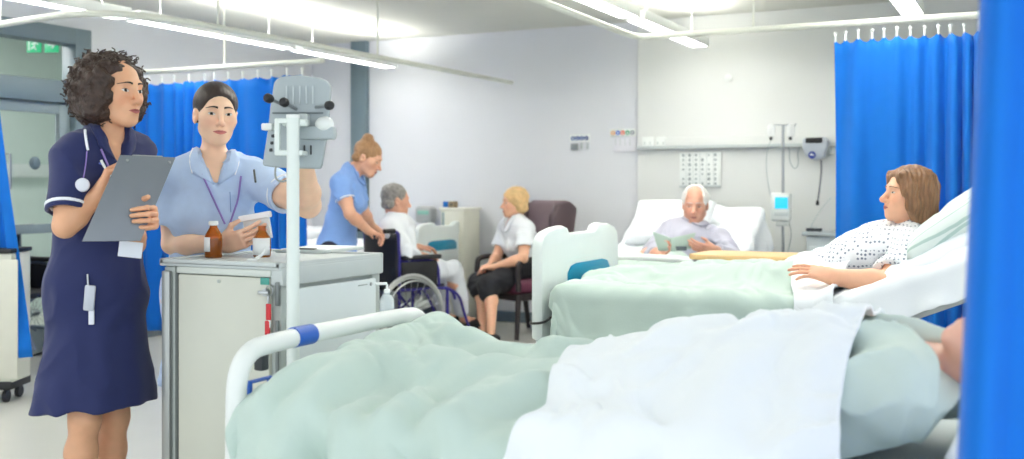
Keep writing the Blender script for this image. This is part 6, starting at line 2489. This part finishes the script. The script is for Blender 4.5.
cover('sheet', 'white top sheet spread over the patient in the nearest bed', 'sheet', BED1, .62, 1.50, .95, .46, .722, h1 + [((1.34, 0, .215), (1.55, 0, .258), .38)], SHEET, seed=1.3, wr=.036, flare=.15,
      ridges=[(.9, .2, .82, -.5, .016, .04), (1.0, .3, 1.05, -.9, .018, .05), (1.2, .2, 1.28, -.9, .018, .05), (1.4, .1, 1.42, -.9, .016, .045), (1.3, .35, 1.0, -.1, .014, .04)],
      edge=lambda B: (.77 - .16 * np.clip(B, -.4, .5) - .5 * np.maximum(-B - .45, 0) + .02 * np.sin(B * 9), 1.50 + .02 * np.sin(B * 7)), thick=.010, fold=.045)
pillow('pillow', 'white pillow under the hidden head of the nearest patient', BED1.at(1.88, 0, .735), BED1.v, BED1.u, UP, .70, .40, .14, SHEET, 3)

# middle bed
h2 = [((.18, -.08, .065), (.20, .18, .07), .13), ((.24, -.08, .065), (.66, -.06, .09), .12), ((.22, .16, .065), (.62, .16, .09), .12), ((.62, .16, .09), (1.1, .08, .125), .17), ((.66, -.06, .09), (1.1, -.08, .125), .16)]
cover('blanket', 'mint green blanket over the legs of the brown-haired woman in the middle bed', 'blanket', BED2, .10, 1.2, .92, .34, .808, h2, MINT, seed=7.7, wr=.024, footdrop=.10, flare=.05, fold=.012)
cover('sheet', 'white sheet folded back over the lap of the brown-haired woman', 'sheet', BED2, 1.04, 1.46, .95, .24, .822, h2 + [((1.1, 0, .14), (1.44, 0, .14), .24)], SHEET, seed=7.7, wr=.020, flare=.12, fold=.012, nu=60, thick=.014,
      slope=lambda u: np.maximum(u - 1.2, 0) * .40, edge=lambda B: (1.04 + .06 * np.clip(-B * 2, -1, 1) + .02 * np.sin(B * 8), 1.27 + .19 * np.clip((B + .16) / .3, 0, 1)))
cover('sheet', 'white fitted sheet over the raised back of the middle bed', 'sheet', BED2, 1.16, 2.04, .93, .20, .798, [], SHEET, seed=6.2, wr=.024, flare=.12, fold=.015, nu=70, thick=.008,
      slope=lambda u: np.maximum(u - 1.2, 0) * .424)
STRIPE = mat('striped_pillowcase', rgb(222, 232, 228), .8, var=.02)
nt = STRIPE.node_tree
b_ = nt.nodes['Principled BSDF']
src = [l for l in nt.links if l.to_socket == b_.inputs['Base Color']][0].from_socket
tc = nt.nodes.new('ShaderNodeTexCoord')
wv_ = nt.nodes.new('ShaderNodeTexWave')
wv_.bands_direction = 'Y'
wv_.inputs['Scale'].default_value = 14
wv_.inputs['Distortion'].default_value = .6
nt.links.new(tc.outputs['Object'], wv_.inputs['Vector'])
mr = nt.nodes.new('ShaderNodeMapRange')
mr.inputs['From Min'].default_value = .78
mr.inputs['From Max'].default_value = .92
nt.links.new(wv_.outputs['Fac'], mr.inputs['Value'])
mx = nt.nodes.new('ShaderNodeMix')
mx.data_type = 'RGBA'
nt.links.new(mr.outputs['Result'], mx.inputs[0])
nt.links.new(src, mx.inputs[6])
mx.inputs[7].default_value = rgb(176, 200, 194)
nt.links.new(mx.outputs[2], b_.inputs['Base Color'])
th = math.radians(36)
ay_ = BED2.u * math.cos(th) + UP * math.sin(th)
az_ = -BED2.u * math.sin(th) + UP * math.cos(th)
pillow('pillow', 'pale green striped pillow behind the brown-haired woman', BED2.at(1.72, -.02, 1.125), BED2.v, ay_, az_, .74, .48, .19, STRIPE, 5)
th2 = math.radians(24)
ay2 = BED2.u * math.cos(th2) + UP * math.sin(th2)
az2 = -BED2.u * math.sin(th2) + UP * math.cos(th2)
pillow('pillow', 'white pillow beneath the striped pillow in the middle bed', BED2.at(1.68, -.02, 1.005), BED2.v, ay2, az2, .82, .56, .15, SHEET, 8)

# reading man
h3 = [((.12, -.12, .12), (.45, -.12, .13), .13), ((.12, .12, .12), (.45, .12, .13), .13), ((.45, -.12, .13), (.68, -.10, .16), .14), ((.45, .12, .13), (.68, .10, .16), .14)]
cover('blanket', 'mint green blanket over the legs of the reading man', 'blanket', BED3, .04, .74, .93, .26, .66, h3, MINT, seed=5.5, wr=.018, footdrop=.05, nu=60, nv=80, fold=.012)
th3 = math.radians(42)
ay3 = BED3.u * math.cos(th3) + UP * math.sin(th3)
az3 = -BED3.u * math.sin(th3) + UP * math.cos(th3)
pillow('pillow', 'large white pillow standing behind the head of the reading man', BED3.at(1.30, .12, .99), BED3.v, unit(BED3.u * .70 + UP * .72), unit(-BED3.u * .72 + UP * .70), .64, .44, .16, SHEET, 11)
cover('sheet', 'white sheet loosely covering the raised back of the reading man bed', 'sheet', BED3, .86, 1.70, .92, .30, .655, [], SHEET, seed=9.3, wr=.030, nu=60, nv=80, fold=.02, flare=.2,
      slope=lambda u: np.maximum(u - .90, 0) * .56)

# far left bed
cover('sheet', 'white linen on the empty bed in the far left corner', 'sheet', BED4, .08, 1.7, .90, .22, .715, [((.6, 0, .05), (1.2, .1, .05), .3)], SHEET, seed=3.3, wr=.02, nu=50, nv=60)
pillow('pillow', 'white pillow on the empty bed in the far left corner', BED4.at(1.5, 0, .80), BED4.v, BED4.u, UP, .64, .40, .15, SHEET, 15)
